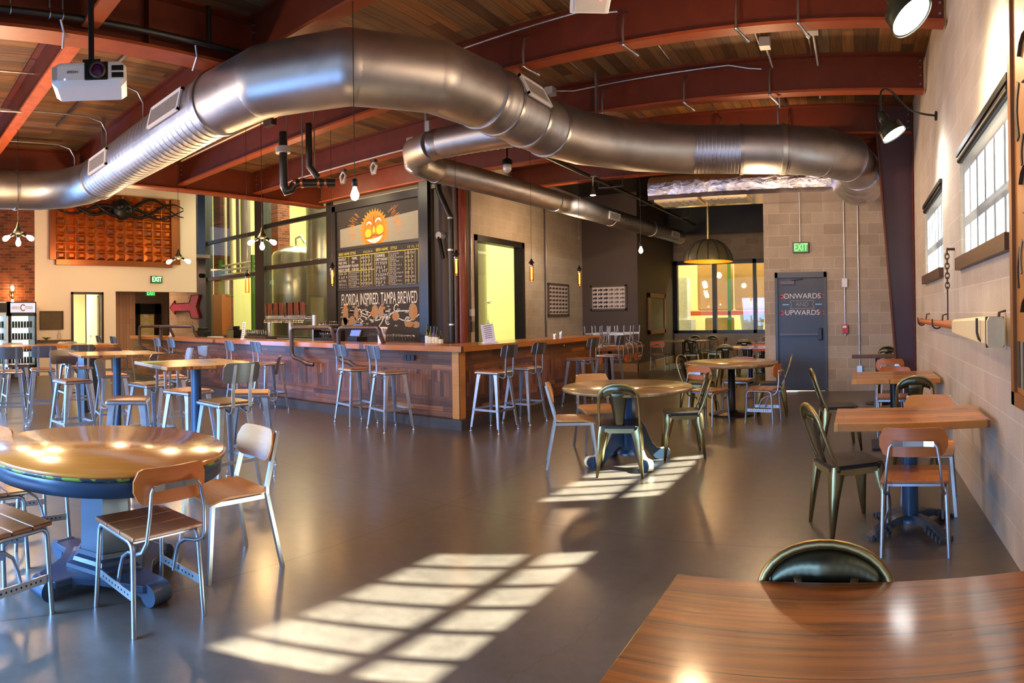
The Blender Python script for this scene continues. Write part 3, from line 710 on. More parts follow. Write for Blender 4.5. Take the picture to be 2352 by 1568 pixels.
def register(parent, c, d, r, ang, L=.62, Wd=.2):
    """slotted white register on the duct flank; d = duct direction, ang = angle from horizontal"""
    d = Vector(d).normalized(); side = d.cross(Vector((0, 0, 1))).normalized(); upv = Vector((0, 0, 1))
    out = side * math.cos(R(ang)) + upv * math.sin(R(ang)); tng = out.cross(d).normalized(); c = Vector(c) + out * (r + .012)
    T = Matrix((( d.x, tng.x, out.x, c.x), (d.y, tng.y, out.y, c.y), (d.z, tng.z, out.z, c.z), (0, 0, 0, 1)))
    k = MB(); k.T = T; k.bx(-L / 2, L / 2, -Wd / 2, -Wd / 2 + .03, -.02, .014); k.bx(-L / 2, L / 2, Wd / 2 - .03, Wd / 2, -.02, .014); k.bx(-L / 2, -L / 2 + .03, -Wd / 2, Wd / 2, -.02, .014); k.bx(L / 2 - .03, L / 2, -Wd / 2, Wd / 2, -.02, .014)
    f_ = k.build('register_frame', 'white_plastic', parent)
    k = MB(); k.T = T; k.bx(-L / 2, L / 2, -Wd / 2, Wd / 2, -.03, -.012)
    k.cur = 1
    x = -L / 2 + .04
    while x < L / 2 - .03: k.bx(x, x + .012, -Wd / 2 + .03, Wd / 2 - .03, -.012, .006); x += .03
    k.build('louvres', ['grille_dark', 'grille_grey'], f_)
register(t, (-6.1, 3.37, ZD), (1, 0, 0), r, 14, .75, .26); register(t, (-8.3, 3.41, ZD), (1, 0, 0), r, 4, .7, .24)
register(t, (-3.53, 5.78, ZD), (0, 1, 0), r, 28, .5, .26)
t = thing('branch_duct', 'slimmer round spiral duct running back along the block wall above the bar', 'duct')
r2 = .185; z2 = 3.56
k = MB(); k.tube([(-3.62, 6.2, 3.6), (-4.3, 6.12, 3.6), (-4.75, 6.1, 3.6)], r2, 32); spiral(k, (-3.7, 6.2, 3.6), (-4.9, 6.1, 3.6), r2, .09, 32); k.build('spiral_section', 'galvanised', t)
k = MB(); k.tube([(-4.9, 6.1, 3.6), (-5.25, 6.2, 3.59), (-5.5, 6.5, 3.57), (-5.58, 7.0, 3.56)], r2 + .004, 32); k.build('elbow', 'galvanised', t)
k = MB(); spiral(k, (-5.58, 7.0, z2), (-5.2, 12.5, z2), r2, .09, 32); k.build('spiral_section', 'galvanised', t)
k = MB(); spiral(k, (-5.2, 12.5, z2), (-4.84, 16.6, z2), r2, .09, 32); k.build('spiral_section', 'galvanised', t)
for p in ((-5.58, 7.0, z2), (-5.2, 12.5, z2), (-5.36, 10.2, z2), (-5.0, 14.6, z2)): ring(t, p, (.07, 1, 0), r2, .03, .01)
register(t, (-5.2, 12.3, z2), (.07, 1, 0), r2, -8, .5, .16); register(t, (-4.9, 15.8, z2), (.07, 1, 0), r2, -8, .5, .16)
k = MB(); k.bx(-4.86, -4.8, 5.9, 5.93, 3.72, 3.84); k.build('mounting_box', 'grille_grey', t)
k = MB(); k.bx(-5.02, -4.98, 6.08, 6.1, z2 + r2, ZC); k.build('hanger_rod', 'conduit_grey', t)
# foil wrapped plenum by the exit wall
t = thing('foil_duct', 'crinkled silver foil-wrapped flat duct along the top of the exit door wall', 'duct')
fx0 = atY(1493, 430, 10.5)[0]
k = MB(); prof = []
for i in range(25):
    a = R(-90 + 180 * i / 24); prof.append((-.34 * math.cos(a) if False else 0, 0))
ys = [10.40, 10.36, 10.36, 10.42, 10.55, 10.75, 11.1, 11.3, 11.3]; zs = [3.5, 3.56, 3.72, 3.82, 3.88, 3.9, 3.88, 3.84, 3.5]
N = 60; vs = []
for i in range(N + 1):
    x = fx0 + (.84 - fx0) * i / N
    for yy, zz in zip(ys, zs): vs.append((x, yy + random.uniform(-.012, .012), zz + random.uniform(-.012, .012)))
q = len(ys); k.add(vs, [(i * q + j, (i + 1) * q + j, (i + 1) * q + j + 1, i * q + j + 1) for i in range(N) for j in range(q - 1)], True)
k.add([vs[j] for j in range(q)], [tuple(range(q))], False)
k.build('foil_jacket', 'foil_wrap', t)
k = MB(); k.bx(fx0, .84, 10.38, 11.32, 3.44, 3.52); k.build('flat_underside', 'foil', t)
k = MB(); pth = [(.045, 9.78 + i * .075, ZD - .002 * i) for i in range(9)]; k.tube(pth, [.335 + .016 * i + random.uniform(0, .012) for i in range(9)], 28); k.build('foil_collar', 'foil_wrap', t)
for x in (fx0 + .12, fx0 + .98):
    k = MB(); k.bx(x, x + .78, 10.36, 10.95, 3.40, 3.44); fr = k.build('vent_frame', 'cream_paint', t)
    k = MB()
    for i in range(6): k.bx(x + .05 + i * .12, x + .14 + i * .12, 10.42, 10.9, 3.39, 3.4)
    k.build('vent_louvres', 'grille_grey', fr)

# ---------------------------------------------------------------- seating
def stool_parts(t, back='plate_steel', pad='seat_wood', body='stool_steel'):
    SH = .745
    k = MB(); k.bx(-.18, .18, -.18, .18, SH - .03, SH); k.build('seat_pan', body, t, bevel=.012)
    k = MB(); k.bx(-.165, .165, -.165, .165, SH, SH + .012); k.build('seat_pad', pad, t, bevel=.006)
    for sx in (-1, 1):
        for sy in (-1, 1):
            k = MB(); a = Vector((sx * .148, sy * .148, SH - .03)); b = Vector((sx * .215, sy * .215, .05))
            d = Vector((sx, sy, 0)).normalized(); pd = Vector((-sy, sx, 0)).normalized()
            def sec(c, w_): return [c + d * .008, c + Vector((-sx * w_, 0, 0)) + Vector((0, sy * .004, 0)), c + Vector((-sx * w_, -sy * .01, 0)), c - d * .012, c + Vector((-sx * .01, -sy * w_, 0)), c + Vector((sx * .004, -sy * w_, 0))]
            v = sec(a, .05) + sec(a.lerp(b, .12), .04) + sec(b, .022); n = 6
            k.add(v, [(j * n + i, j * n + (i + 1) % n, (j + 1) * n + (i + 1) % n, (j + 1) * n + i) for j in range(2) for i in range(n)] + [tuple(range(12, 18))])
            lg = k.build('leg', body, t)
            k = MB(); k.cyl((sx * .215, sy * .215, .055), (sx * .217, sy * .217, .012), .007, n=8); k.lathe([(.016, 0), (.018, .008), (.008, .016)], (sx * .217, sy * .217, 0), 10); k.build('foot_glide', 'chrome', lg)
    k = MB(); z = .27; e = .196
    k.bx(-e, e, e - .006, e + .006, z - .014, z + .014); k.bx(-e, e, -e - .006, -e + .006, z - .014, z + .014)
    k.bx(e - .006, e + .006, -e, e, z - .013, z + .013); k.bx(-e - .006, -e + .006, -e, e, z - .013, z + .013); k.build('foot_rail', body, t)
    k = MB()
    for sx in (-1, 1):
        x = sx * .085
        k.tube([(x, -.10, SH - .035), (x, -.17, SH - .062), (x, -.205, SH - .075), (x, -.235, SH - .06), (x, -.245, SH - .02), (x, -.245, SH + .1), (x, -.25, SH + .17), (x, -.285, SH + .33)], 0, flat=(.03, .006, (1, 0, 0)))
    k.build('back_brackets', body, t)
    k = MB(); k.plate(.36, .165, .008, SH + .26, -.276, .03, .2, lean=.2); k.build('back_plate', back, t)
def school_parts(t, ply='ply_orange', tube='chair_tube', seat='seat_wood'):
    SH = .45
    k = MB()
    for i in range(3): y0 = -.19 + i * .127; k.bx(-.2, .2, y0 + .002, y0 + .125, SH - .022, SH)
    k.build('seat', seat, t, bevel=.007)
    for sx in (-1, 1):
        x = sx * .185; pts = [(x + sx * .012, .185, 0), (x, .165, SH - .09)] + [(x, .165 - .045 + .045 * math.cos(R(a)), SH - .075 + .045 * math.sin(R(a))) for a in (20, 50, 80)] + [(x, -.105, SH - .033)] + [(x, -.12 - .045 * math.sin(R(a)), SH - .078 + .045 * math.cos(R(a))) for a in (20, 50, 80)] + [(x + sx * .012, -.19, 0)]
        k = MB(); k.tube(pts, .0128, 10); k.build('leg_frame', tube, t)
        k = MB(); k.bx(x - .003, x + .003, -.175, .175, .15, .19)
        k.cur = 1
        for i in range(9): k.cyl((x - .0035, -.12 + i * .03, .17), (x + .0035, -.12 + i * .03, .17), .006, n=8)
        k.build('side_rail', ['aluminium', 'black_paint'], t)
        k = MB(); xr = sx * .162
        k.tube([(xr, .02, .16), (xr, .0, .24), (xr, -.03, .31), (xr, -.09, .35), (xr + sx * .01, -.17, .365), (xr + sx * .01, -.225, .39), (xr, -.25, .44), (xr - sx * .01, -.262, .56), (xr - sx * .025, -.252, .655), (xr - sx * .04, -.246, .675)], .009, 8); k.build('back_rod', tube, t)
    for y0 in (.155, -.13): k = MB(); k.bx(-.185, .185, y0, y0 + .012, SH - .05, SH - .03); k.build('cross_rail', tube, t)
    k = MB(); k.tube([(-.12, -.252, .675), (-.06, -.242, .675), (.06, -.242, .675), (.12, -.252, .675)], 0, flat=(.03, .006, (0, 0, 1))); k.build('back_strap', 'chrome', t)
    k = MB(); k.plate(.40, .165, .011, .68, -.238, .035, .35); k.build('backrest', ply, t)
def ply_parts(t, ply='ply_tan', tube='aluminium'):
    SH = .455
    k = MB(); vs = []; n = 14; m_ = 12
    for i in range(n + 1):
        v = -1 + 2 * i / n
        for j in range(m_ + 1):
            u = -1 + 2 * j / m_
            wd = .19 * (1 - .25 * max(0, abs(v) - .6) ** 1.2)
            z = SH - .012 * (1 - u * u) * (1 - v * v) + (-.035 * max(0, v - .5) ** 1.3 * 2) + .02 * max(0, -v - .7)
            vs.append((u * wd, v * .19 + .0, z))
    N_ = len(vs); vs += [(x, y, z - .012) for x, y, z in vs]; q = m_ + 1
    fs = [(i * q + j, i * q + j + 1, (i + 1) * q + j + 1, (i + 1) * q + j) for i in range(n) for j in range(m_)]
    fs += [tuple(a + N_ for a in f)[::-1] for f in fs]
    edge = [j for j in range(q)] + [i * q + m_ for i in range(1, n + 1)] + [n * q + j for j in range(m_ - 1, -1, -1)] + [i * q for i in range(n - 1, 0, -1)]
    k.add(vs, fs, True); k.add(vs, [(edge[i], edge[i] + N_, edge[(i + 1) % len(edge)] + N_, edge[(i + 1) % len(edge)]) for i in range(len(edge))], False); k.build('seat', ply, t)
    for sx in (-1, 1):
        k = MB(); x = sx * .17; k.tube([(x + sx * .03, -.27, 0), (x, -.185, .43), (x, -.185, .47), (x - sx * .01, -.27, .78)], .012, flat=(.022, .022, (1, 0, 0))); k.build('rear_leg', tube, t)
        k = MB(); k.tube([(x + sx * .02, .21, 0), (x - sx * .01, .165, .425)], .012, flat=(.022, .022, (1, 0, 0))); k.build('front_leg', tube, t)
    k = MB(); k.bx(-.16, .16, .15, .17, .405, .43); k.bx(-.17, .17, -.195, -.175, .405, .43)
    for sx in (-1, 1): k.bx(sx * .16 - .01, sx * .16 + .01, -.19, .17, .405, .43)
    k.build('seat_frame', tube, t)
    k = MB(); k.plate(.38, .18, .011, .70, -.245, .03, .4, lean=.25); k.build('backrest', ply, t)
def tolix_parts(t, body='dark_brass', seat='dark_seat', leg='brass_sheet'):
    SH = .45
    k = MB(); pl = []
    for cx, cy, a0 in ((.13, .13, 0), (-.13, .13, 90), (-.13, -.13, 180), (.13, -.13, 270)): pl += arc(cx, cy, .05, a0, a0 + 90, 5)
    k.prism(pl, SH - .004, SH + .006)
    pl2 = [(x * 1.04, y * 1.04) for x, y in pl]; k.prism(pl2, SH - .035, SH - .004)
    for i in range(-2, 3):
        for j in range(-1, 2): k.cyl((i * .035, j * .035, SH + .0055), (i * .035, j * .035, SH + .007), .005, n=6)
    k.build('seat', seat, t)
    k = MB()
    for a, b in (((-.13, .185), (.13, .185)), ((-.13, -.185), (.13, -.185))): k.bx(a[0], b[0], a[1] - .003, a[1] + .003, SH - .06, SH - .02)
    for sx in (-1, 1): k.bx(sx * .185 - .003, sx * .185 + .003, -.13, .13, SH - .06, SH - .02)
    k.build('apron', leg, t)
    for sx in (-1, 1):
        for sy in (-1, 1):
            k = MB(); vs = []; secs = ((.178, .45, .075), (.188, .40, .085), (.198, .25, .055), (.212, .0, .022))
            for e, z, w_ in secs:
                ang = [(sx * e, sy * (e - w_)), (sx * e, sy * e * .99), (sx * (e - .006) * 1.0, sy * e), (sx * (e - w_), sy * e), (sx * (e - w_ * .9), sy * (e - .02)), (sx * (e - .02), sy * (e - w_ * .9))]
                vs += [(x, y, z) for x, y in ang]
            k.add(vs, [(j * 6 + i, j * 6 + (i + 1) % 6, (j + 1) * 6 + (i + 1) % 6, (j + 1) * 6 + i) for j in range(3) for i in range(6)] + [(18, 19, 20, 21, 22, 23)], True)
            k.build('leg', leg, t)
    k = MB(); zt = .70; rr = .165
    arch = [(.175, -.14, SH - .02), (.18, -.185, .52), (.178, -.225, .63)]
    for a in range(0, 181, 12):
        x = .172 * math.cos(R(a)); z = zt + .135 * math.sin(R(a)) ** .85; arch.append((x, -.25 - (z - zt) * .28, z))
    arch += [(-.178, -.225, .63), (-.18, -.185, .52), (-.175, -.14, SH - .02)]
    k.tube(arch, .0125, 10); k.build('back_arch', leg, t)
    k = MB(); yb = lambda z: -.175 - (z - SH) * .31
    def pan(p0, p1):
        k.add([(p0[0], yb(p0[1]), p0[1]), (p1[0], yb(p1[1]), p1[1]), (p1[2], yb(p1[1]), p1[1]), (p0[2], yb(p0[1]), p0[1])], [(0, 1, 2, 3)], True)
    zs = [SH - .03, .50, .58, .66, .72, .755]; ws = [.045, .047, .055, .068, .075, .085]
    vs = []; 
    for z, w_ in zip(zs, ws): vs += [(-w_, yb(z) + .004, z), (-w_ * .5, yb(z) - .004, z), (w_ * .5, yb(z) - .004, z), (w_, yb(z) + .004, z)]
    k.add(vs, [(i * 4 + j, i * 4 + j + 1, i * 4 + j + 5, i * 4 + j + 4) for i in range(5) for j in range(3)], True)
    n = 20; vs = []
    for i in range(n + 1):
        a = R(12 + 156 * i / n); xo = .165 * math.cos(a); zo = zt + .128 * math.sin(a) ** .85
        s_ = abs(math.cos(a)); xi = xo * .93; zi = max(zt + .0, zo - (.055 + .05 * (1 - s_) )) if s_ < .9 else zo - .01
        vs += [(xo, yb(zo), zo), (xi, yb(zi), zi)]
    k.add(vs, [(2 * i, 2 * i + 2, 2 * i + 3, 2 * i + 1) for i in range(n)], True)
    o = k.build('back_splat', body, t); s = o.modifiers.new('thick', 'SOLIDIFY'); s.thickness = .003
PROTO = {}
def seat(kind, pos, rz, label, group):
    names = {'stool': 'bar_stool', 'stoolw': 'bar_stool', 'school': 'school_chair', 'ply': 'plywood_chair', 'tolix': 'metal_cafe_chair'}
    cats = {'stool': 'bar stool', 'stoolw': 'bar stool'}
    loc = (pos[0], pos[1], pos[2] if len(pos) > 2 else 0)
    if kind not in PROTO:
        t = thing(names[kind], label, cats.get(kind, 'chair'), loc, R(rz), group)
        {'stool': lambda: stool_parts(t), 'stoolw': lambda: stool_parts(t, 'copper_brown', 'ply_orange'), 'school': lambda: school_parts(t), 'ply': lambda: ply_parts(t), 'tolix': lambda: tolix_parts(t)}[kind]()
        PROTO[kind] = t; return t
    return dup(PROTO[kind], loc, R(rz), label, group)
GN = 'chairs around the big round table'; GM = 'chairs around the whitewashed round table'; GF = 'chairs around the far round table'; GR = 'chairs at the wall tables'; GH = 'stools at the high tables'; GB = 'stools along the bar'; GA = 'alcove chairs'
seat('school', (-2.82, 1.30), 97, 'wood and tube school chair nearest the camera, back turned, at the big round table', GN)
seat('ply', (-3.12, 1.93), 178, 'honey plywood chair with square aluminium legs right of the big round table', GN)
seat('school', (-3.08, .60), 25, 'school chair cut by the left edge, plank seat nearest the camera', GN)
seat('school', (-3.72, .66), 8, 'school chair at the left edge, its seat tucked behind the table front', GN)
seat('school', (-4.05, 1.02), 8, 'school chair behind the pedestal of the big round table, mostly hidden', GN)
seat('ply', (-2.66, 5.42), -62, 'plywood chair seen side-on at the left of the whitewashed round table', GM)
seat('tolix', (-2.13, 5.30), 18, 'dark brass metal chair with its back to us in front of whitewashed round table', GM)
seat('tolix', (-1.78, 6.12), 112, 'dark brass metal chair at the right of the whitewashed round table', GM)
seat('ply', (-2.72, 6.12), -140, 'plywood chair behind the whitewashed round table, only its back showing above', GM)
seat('school', (-1.95, 7.95), -24, 'reddish school chair with bright strap in front of the far round table', GF)
seat('school', (-1.27, 8.20), 82, 'school chair side-on at the right of the far round table, perforated rail', GF)
seat('tolix', (-1.22, 8.75), 95, 'brass metal chair behind the side-on school chair at the far round table', GF)
seat('school', (-1.80, 9.25), 172, 'school chair facing us from behind the far round table', GF)
seat('tolix', (-2.3, 8.75), -100, 'brass metal chair at the left of the far round table, thin arched back', GF)
seat('tolix', (-.08, 4.18), -66, 'brass metal chair at the left of the nearest wall table', GR)
seat('school', (.34, 3.80), -8, 'school chair with red-brown plywood back in front of the nearest wall table', GR)
seat('ply', (.50, 4.52), 172, 'plywood chair behind the nearest wall table, its honey back above the top', GR)
seat('tolix', (.52, 5.98), 0, 'dark metal chair with its back to us between the two wall tables', GR)
seat('tolix', (-.22, 6.62), -78, 'brass metal chair at the left of the second wall table', GR)
seat('school', (.42, 7.3), 176, 'school chair with red seat on the far side of the second wall table', GR)
seat('school', (.44, 9.02), 2, 'school chair tucked at the narrow corner shelf table, strap showing', GR)
seat('tolix', (.5, 10.35), 180, 'dark metal chair behind the narrow corner shelf table', GR)
seat('tolix', (-.10, 1.33), 178, 'brass metal chair whose arched back rises over the foreground table', 'chair at the foreground table')
# high table stools
seat('stool', (-8.55, 1.85), 78, 'metal bar stool furthest left in the row before the long high table', GH)
seat('stool', (-8.75, 2.38), 80, 'metal bar stool second in the row before the long high table', GH)
seat('stool', (-9.0, 3.02), 84, 'metal bar stool third in the row, in front of the open office door', GH)
seat('stool', (-6.95, 2.25), -82, 'metal bar stool seen side-on left of the middle high table', GH)
seat('stoolw', (-7.45, 2.95), -100, 'metal bar stool with orange back behind the middle high table pole', GH)
seat('stool', (-6.2, 2.9), 100, 'metal bar stool with its back to us right of the middle high table', GH)
seat('stool', (-5.08, 2.16), -30, 'light metal bar stool on the near left of the nearest high table', GH)
seat('stoolw', (-6.9, 3.5), 165, 'bar stool with orange back between the two high tables', GH)
seat('stoolw', (-5.42, 2.95), -75, 'bar stool tucked left of the nearest high table, honey seat pad', GH)
seat('stool', (-4.5, 2.8), 92, 'metal bar stool, back plate toward us, in front of the nearest high table', GH)
seat('stoolw', (-4.92, 3.36), 142, 'bar stool with worn reddish wood back right of the nearest high table', GH)
seat('stool', (-9.7, 2.2), -90, 'metal bar stool on the fridge side of the long high table, left one', GH)
seat('stool', (-9.9, 3.2), -90, 'metal bar stool on the fridge side of the long high table, right one', GH)
# bar stools
seat('stool', (-6.22, 5.98), -14, 'bar stool at the long bar front, left of the pair near the corner', GB)
seat('stool', (-5.52, 5.92), -16, 'bar stool at the long bar front, right of the pair near the corner', GB)
seat('stool', (-8.05, 5.85), -8, 'bar stool at the bar behind the worn wood-backed stool', GB)
seat('stool', (-8.75, 5.80), -8, 'bar stool at the bar left of the one behind the wood-backed stool', GB)
seat('stool', (-10.6, 5.65), -4, 'bar stool at the bar just right of the left pair of pipe hoops', GB)
seat('stool', (-11.15, 5.62), -4, 'bar stool at the bar under the second pipe hoop', GB)
seat('stool', (-13.1, 5.45), 0, 'bar stool at the far left end of the bar, right of two', GB)
seat('stool', (-13.9, 5.4), 0, 'bar stool at the far left end of the bar, leftmost', GB)
seat('stool', (-4.38, 6.63), 88, 'bar stool at the short bar side nearest the corner', GB)
seat('stool', (-4.34, 7.32), 88, 'bar stool at the short bar side, second from the corner', GB)
seat('stool', (-4.32, 9.05), 84, 'bar stool at the short bar side behind the plywood chair', GB)
seat('stool', (-4.2, 9.95), 84, 'bar stool at the far end of the short bar side', GB)

# ---------------------------------------------------------------- tables
t = thing('round_table', 'big round honey wood table on a blue painted hexagonal pedestal', 'table', (-3.27, 1.25, 0), R(-28))
k = MB(); k.lathe([(0, .742), (.655, .742), (.668, .73), (.66, .718), (0, .718)], n=72, caps=False); k.build('table_top', 'round_top', t)
k = MB(); k.lathe([(.625, .72), (.645, .715), (.645, .625), (.625, .62)], n=72, caps=False); k.lathe([(.61, .62), (.61, .72)], n=72, caps=False); k.build('apron_rim', 'table_blue', t)
k = MB(); k.lathe([(.66, .718), (.664, .712), (.65, .70), (.645, .70)], n=72, caps=False); k.build('rim_edge', 'worn_lime', t)
k = MB(); k.lathe([(.15, .13), (.15, .63)], n=6, smooth=False); k.lathe([(.24, .10), (.235, .125), (.2, .135), (.19, .155), (.165, .165), (.16, .19)], n=6, smooth=False); k.bx(-.35, .35, -.03, .03, .6, .64); k.bx(-.03, .03, -.35, .35, .6, .64)
for a in range(4):
    k.T = Matrix.Rotation(R(90 * a + 15), 4, 'Z'); k.bx(.13, .24, -.015, .015, .53, .61); k.T = None
k.build('hexagonal_column', 'table_blue', t)
k = MB(); pl = []
for a in range(4):
    b = 90 * a + 45
    for rr_, da in ((.40, -11), (.43, -5), (.43, 5), (.40, 11), (.3, 15), (.27, 30), (.26, 45)): pl.append((rr_ * math.cos(R(b + da)), rr_ * math.sin(R(b + da))))
k.prism(pl, .065, .105); k.build('base_plate', 'table_blue', t, bevel=.006)
for a in range(4):
    k = MB(); k.T = Matrix.Rotation(R(90 * a + 45), 4, 'Z'); k.cyl((.41, -.06, .055), (.41, .06, .055), .055, n=20); k.bx(.27, .40, -.055, .055, .03, .08); k.build('scroll_foot', 'table_blue', t)
t = thing('round_table', 'whitewashed slatted round table on a painted claw-foot pedestal', 'table', (-2.2, 5.67, 0), R(8))
k = MB(); k.lathe([(0, .745), (.63, .745), (.64, .735), (.635, .715), (0, .71)], n=64, caps=False); k.build('table_top', 'slat_top', t)
k = MB(); k.lathe([(.075, .10), (.075, .68), (.1, .71)], n=8, smooth=False); k.lathe([(.11, .085), (.11, .11), (.08, .13)], n=24); k.bx(-.1, .1, -.1, .1, .66, .71); k.build('pedestal_column', 'table_blue', t)
for a in range(4):
    k = MB(); k.T = Matrix.Rotation(R(90 * a + 40), 4, 'Z')
    top = [(.07, .44), (.12, .41), (.17, .34), (.21, .25), (.25, .17), (.30, .12), (.355, .102)] + arc(.40, .052, .052, 95, -80, 9) + [(.33, .0), (.28, .02), (.24, .07), (.19, .12), (.12, .17), (.07, .17)]
    vs = [(x, -.035, z) for x, z in top] + [(x, .035, z) for x, z in top]; n = len(top)
    k.add(vs, [tuple(range(n)), tuple(range(n, 2 * n))[::-1]] + [(i, n + i, n + (i + 1) % n, (i + 1) % n) for i in range(n)])
    lg = k.build('claw_leg', 'table_blue', t)
    k = MB(); k.T = Matrix.Rotation(R(90 * a + 40), 4, 'Z'); k.tube([(x * 1.004 + .002, 0, z + .002) for x, z in top[1:16]], 0, flat=(.05, .004, (0, 1, 0))); k.build('worn_edge', 'cream_paint', lg)
t = thing('round_table', 'far round table with glossy golden top on a black disc base', 'table', (-1.8, 8.72, 0))
k = MB(); k.lathe([(0, .748), (.66, .748), (.67, .735), (.66, .70), (0, .70)], n=64, caps=False); k.build('table_top', 'slat_top', t)
k = MB(); k.lathe([(.33, 0), (.33, .012), (.3, .022), (.1, .045), (.055, .07), (.05, .68), (.09, .70)], n=40); k.build('pedestal', 'iron_black', t)
def gear_base(t, z, pole='pole_blue'):
    k = MB(); k.lathe([(.055, .06), (.055, z)], n=24); k.lathe([(.09, .05), (.09, .075), (.06, .09)], n=24); k.bx(-.22, .22, -.04, .04, z - .03, z); k.bx(-.04, .04, -.22, .22, z - .03, z); k.build('pedestal_pole', pole, t)
    for a in range(4):
        k = MB(); k.T = Matrix.Rotation(R(90 * a + 35), 4, 'Z')
        pr = [(.05, .10), (.14, .10), (.24, .075), (.36, .012), (.36, 0), (.30, 0), (.2, .045), (.05, .05)]
        n = len(pr); wd = .03
        vs = [(x, -wd, z_) for x, z_ in pr] + [(x, wd, z_) for x, z_ in pr]
        k.add(vs, [tuple(range(n)), tuple(range(n, 2 * n))[::-1]] + [(i, n + i, n + (i + 1) % n, (i + 1) % n) for i in range(n)])
        for i in range(5): x = .2 + i * .034; zz = .088 - (x - .14) * .36; k.bx(x, x + .018, -.055, .055, max(0, zz - .03), zz + .004)
        k.build('gear_foot', 'gear_iron', t)
def rect_table(label, cx, cy, wx, wy, z, top, th=.05, base='gear', rz=0, name='wall_table', pole='pole_blue', group=None):
    t = thing(name, label, 'table', (cx, cy, 0), R(rz), group)
    k = MB(); k.bx(-wx / 2, wx / 2, -wy / 2, wy / 2, z - th, z); k.build('table_top', top, t, bevel=.004)
    if base == 'gear': gear_base(t, z - th, pole)
    elif base == 'legs':
        for sx in (-1, 1):
            for sy in (-1, 1): k = MB(); k.bx(sx * (wx / 2 - .06) - .03, sx * (wx / 2 - .06) + .03, sy * (wy / 2 - .06) - .03, sy * (wy / 2 - .06) + .03, 0, z - th); k.build('leg', 'iron_black', t)
    else:
        k = MB(); k.lathe([(.045, .03), (.045, z - th)], n=24); k.bx(-.2, .2, -.04, .04, z - th - .02, z - th); k.bx(-.04, .04, -.2, .2, z - th - .02, z - th); k.build('pedestal_pole', pole, t)
        k = MB(); k.bx(-.25, .25, -.25, .25, 0, .018); k.lathe([(.1, .018), (.06, .035)], n=24); k.build('base_plate', pole if base == 'plate' else 'iron_black', t, bevel=.006)
    return t
rect_table('thick reclaimed wood table against the right wall below the hanging paddle', .33, 4.13, .97, .62, .75, 'rustic_top')
rect_table('second reclaimed wood table along the right wall, further back', .38, 6.7, .9, .8, .75, 'rustic_top', base='disc', pole='iron_black')
t = rect_table('big dark rough-sawn wood table in the near right corner of the room', .185, 1.16, 1.33, .84, .752, 'front_top', .05, 'legs', name='corner_table')
rect_table('nearest square high table with a lime paint stain, on a blue pole', -4.73, 2.65, .80, .86, 1.07, 'rustic_top', .028, 'plate', -5, 'high_table')
rect_table('middle square high table on a blue pole', -6.6, 2.67, .85, 1.0, 1.07, 'rustic_top', .028, 'plate', -8, 'high_table')
t = thing('high_table', 'long narrow high table in front of the fridges', 'table', (-9.3, 2.4, 0), R(6))
k = MB(); k.bx(-.38, .38, -1.9, 1.3, 1.03, 1.07); k.build('table_top', 'rustic_top', t)
for y in (-1.2, .9):
    k = MB(); k.bx(-.12, .12, y - .12, y + .12, 0, 1.03); k.build('table_leg', 'table_blue', t)
k = MB(); k.T = Matrix.Rotation(0, 4, 'Z')
t = thing('corner_shelf_table', 'thin brown shelf table in the corner beyond the maroon column', 'table', (.3, 9.75, 0))
k = MB(); k.bx(-.4, .42, -.22, .22, .72, .75); k.build('table_top', 'brown_trim', t)
k = MB(); k.lathe([(.2, 0), (.2, .015), (.035, .03), (.035, .72)], n=20); k.build('pedestal', 'iron_black', t)
# alcove tables and chairs
rect_table('small table deep in the alcove beside the dark wall', -4.5, 15.7, 1.3, .8, .75, 'slat_top', .03, 'disc', 0, 'alcove_table', 'iron_black')
rect_table('alcove table half hidden behind the exit wall, nearer one', -2.2, 12.6, .95, .75, .75, 'rustic_top', .03, 'disc', 0, 'alcove_table', 'iron_black')
rect_table('alcove table half hidden behind the exit wall, farther one', -2.3, 14.9, .95, .75, .75, 'rustic_top', .03, 'disc', 0, 'alcove_table', 'iron_black')
seat('school', (-5.0, 15.2), 0, 'school chair at the dark alcove wall with its orange back toward us', GA)
seat('tolix', (-4.45, 16.35), 180, 'metal chair behind the small alcove table, left one', GA)
seat('tolix', (-3.95, 16.3), 180, 'metal chair behind the small alcove table, right one', GA)
seat('tolix', (-4.1, 15.15), 0, 'metal chair in front of the small alcove table', GA)
seat('tolix', (-3.65, 15.7), 90, 'metal chair at the right end of the small alcove table', GA)
seat('tolix', (-2.55, 12.05), 0, 'dark metal chair in front of the nearer half-hidden alcove table', GA)
seat('tolix', (-2.6, 14.35), 0, 'dark metal chair in front of the farther half-hidden alcove table', GA)
seat('tolix', (-2.3, 15.5), 180, 'metal chair behind the farther half-hidden alcove table', GA)
seat('school', (-2.15, 13.3), 180, 'school chair behind the nearer half-hidden alcove table', GA)
# table with upturned chairs beyond the bar end
tb = rect_table('low table beyond the bar end loaded with upturned chairs', -5.25, 12.5, .95, 1.8, .75, 'rustic_top', .04, 'disc', 0, 'alcove_table', 'iron_black')
GU = 'upturned chairs on the table beyond the bar'
lb = ['upturned chair nearest us on the loaded table', 'upturned chair at the right edge of the loaded table', 'upturned chair at the left edge of the loaded table, nearer one', 'upturned chair at the back of the loaded table, right', 'upturned chair at the back of the loaded table, left']
for i, (x, y, a) in enumerate(((-5.25, 11.83, 180), (-4.98, 12.38, -90), (-5.52, 12.38, 90), (-4.98, 12.95, -90), (-5.52, 12.95, 90))):
    dup(PROTO['school'], (x, y, .75 + .452), (R(180), 0, R(a)), lb[i], GU)

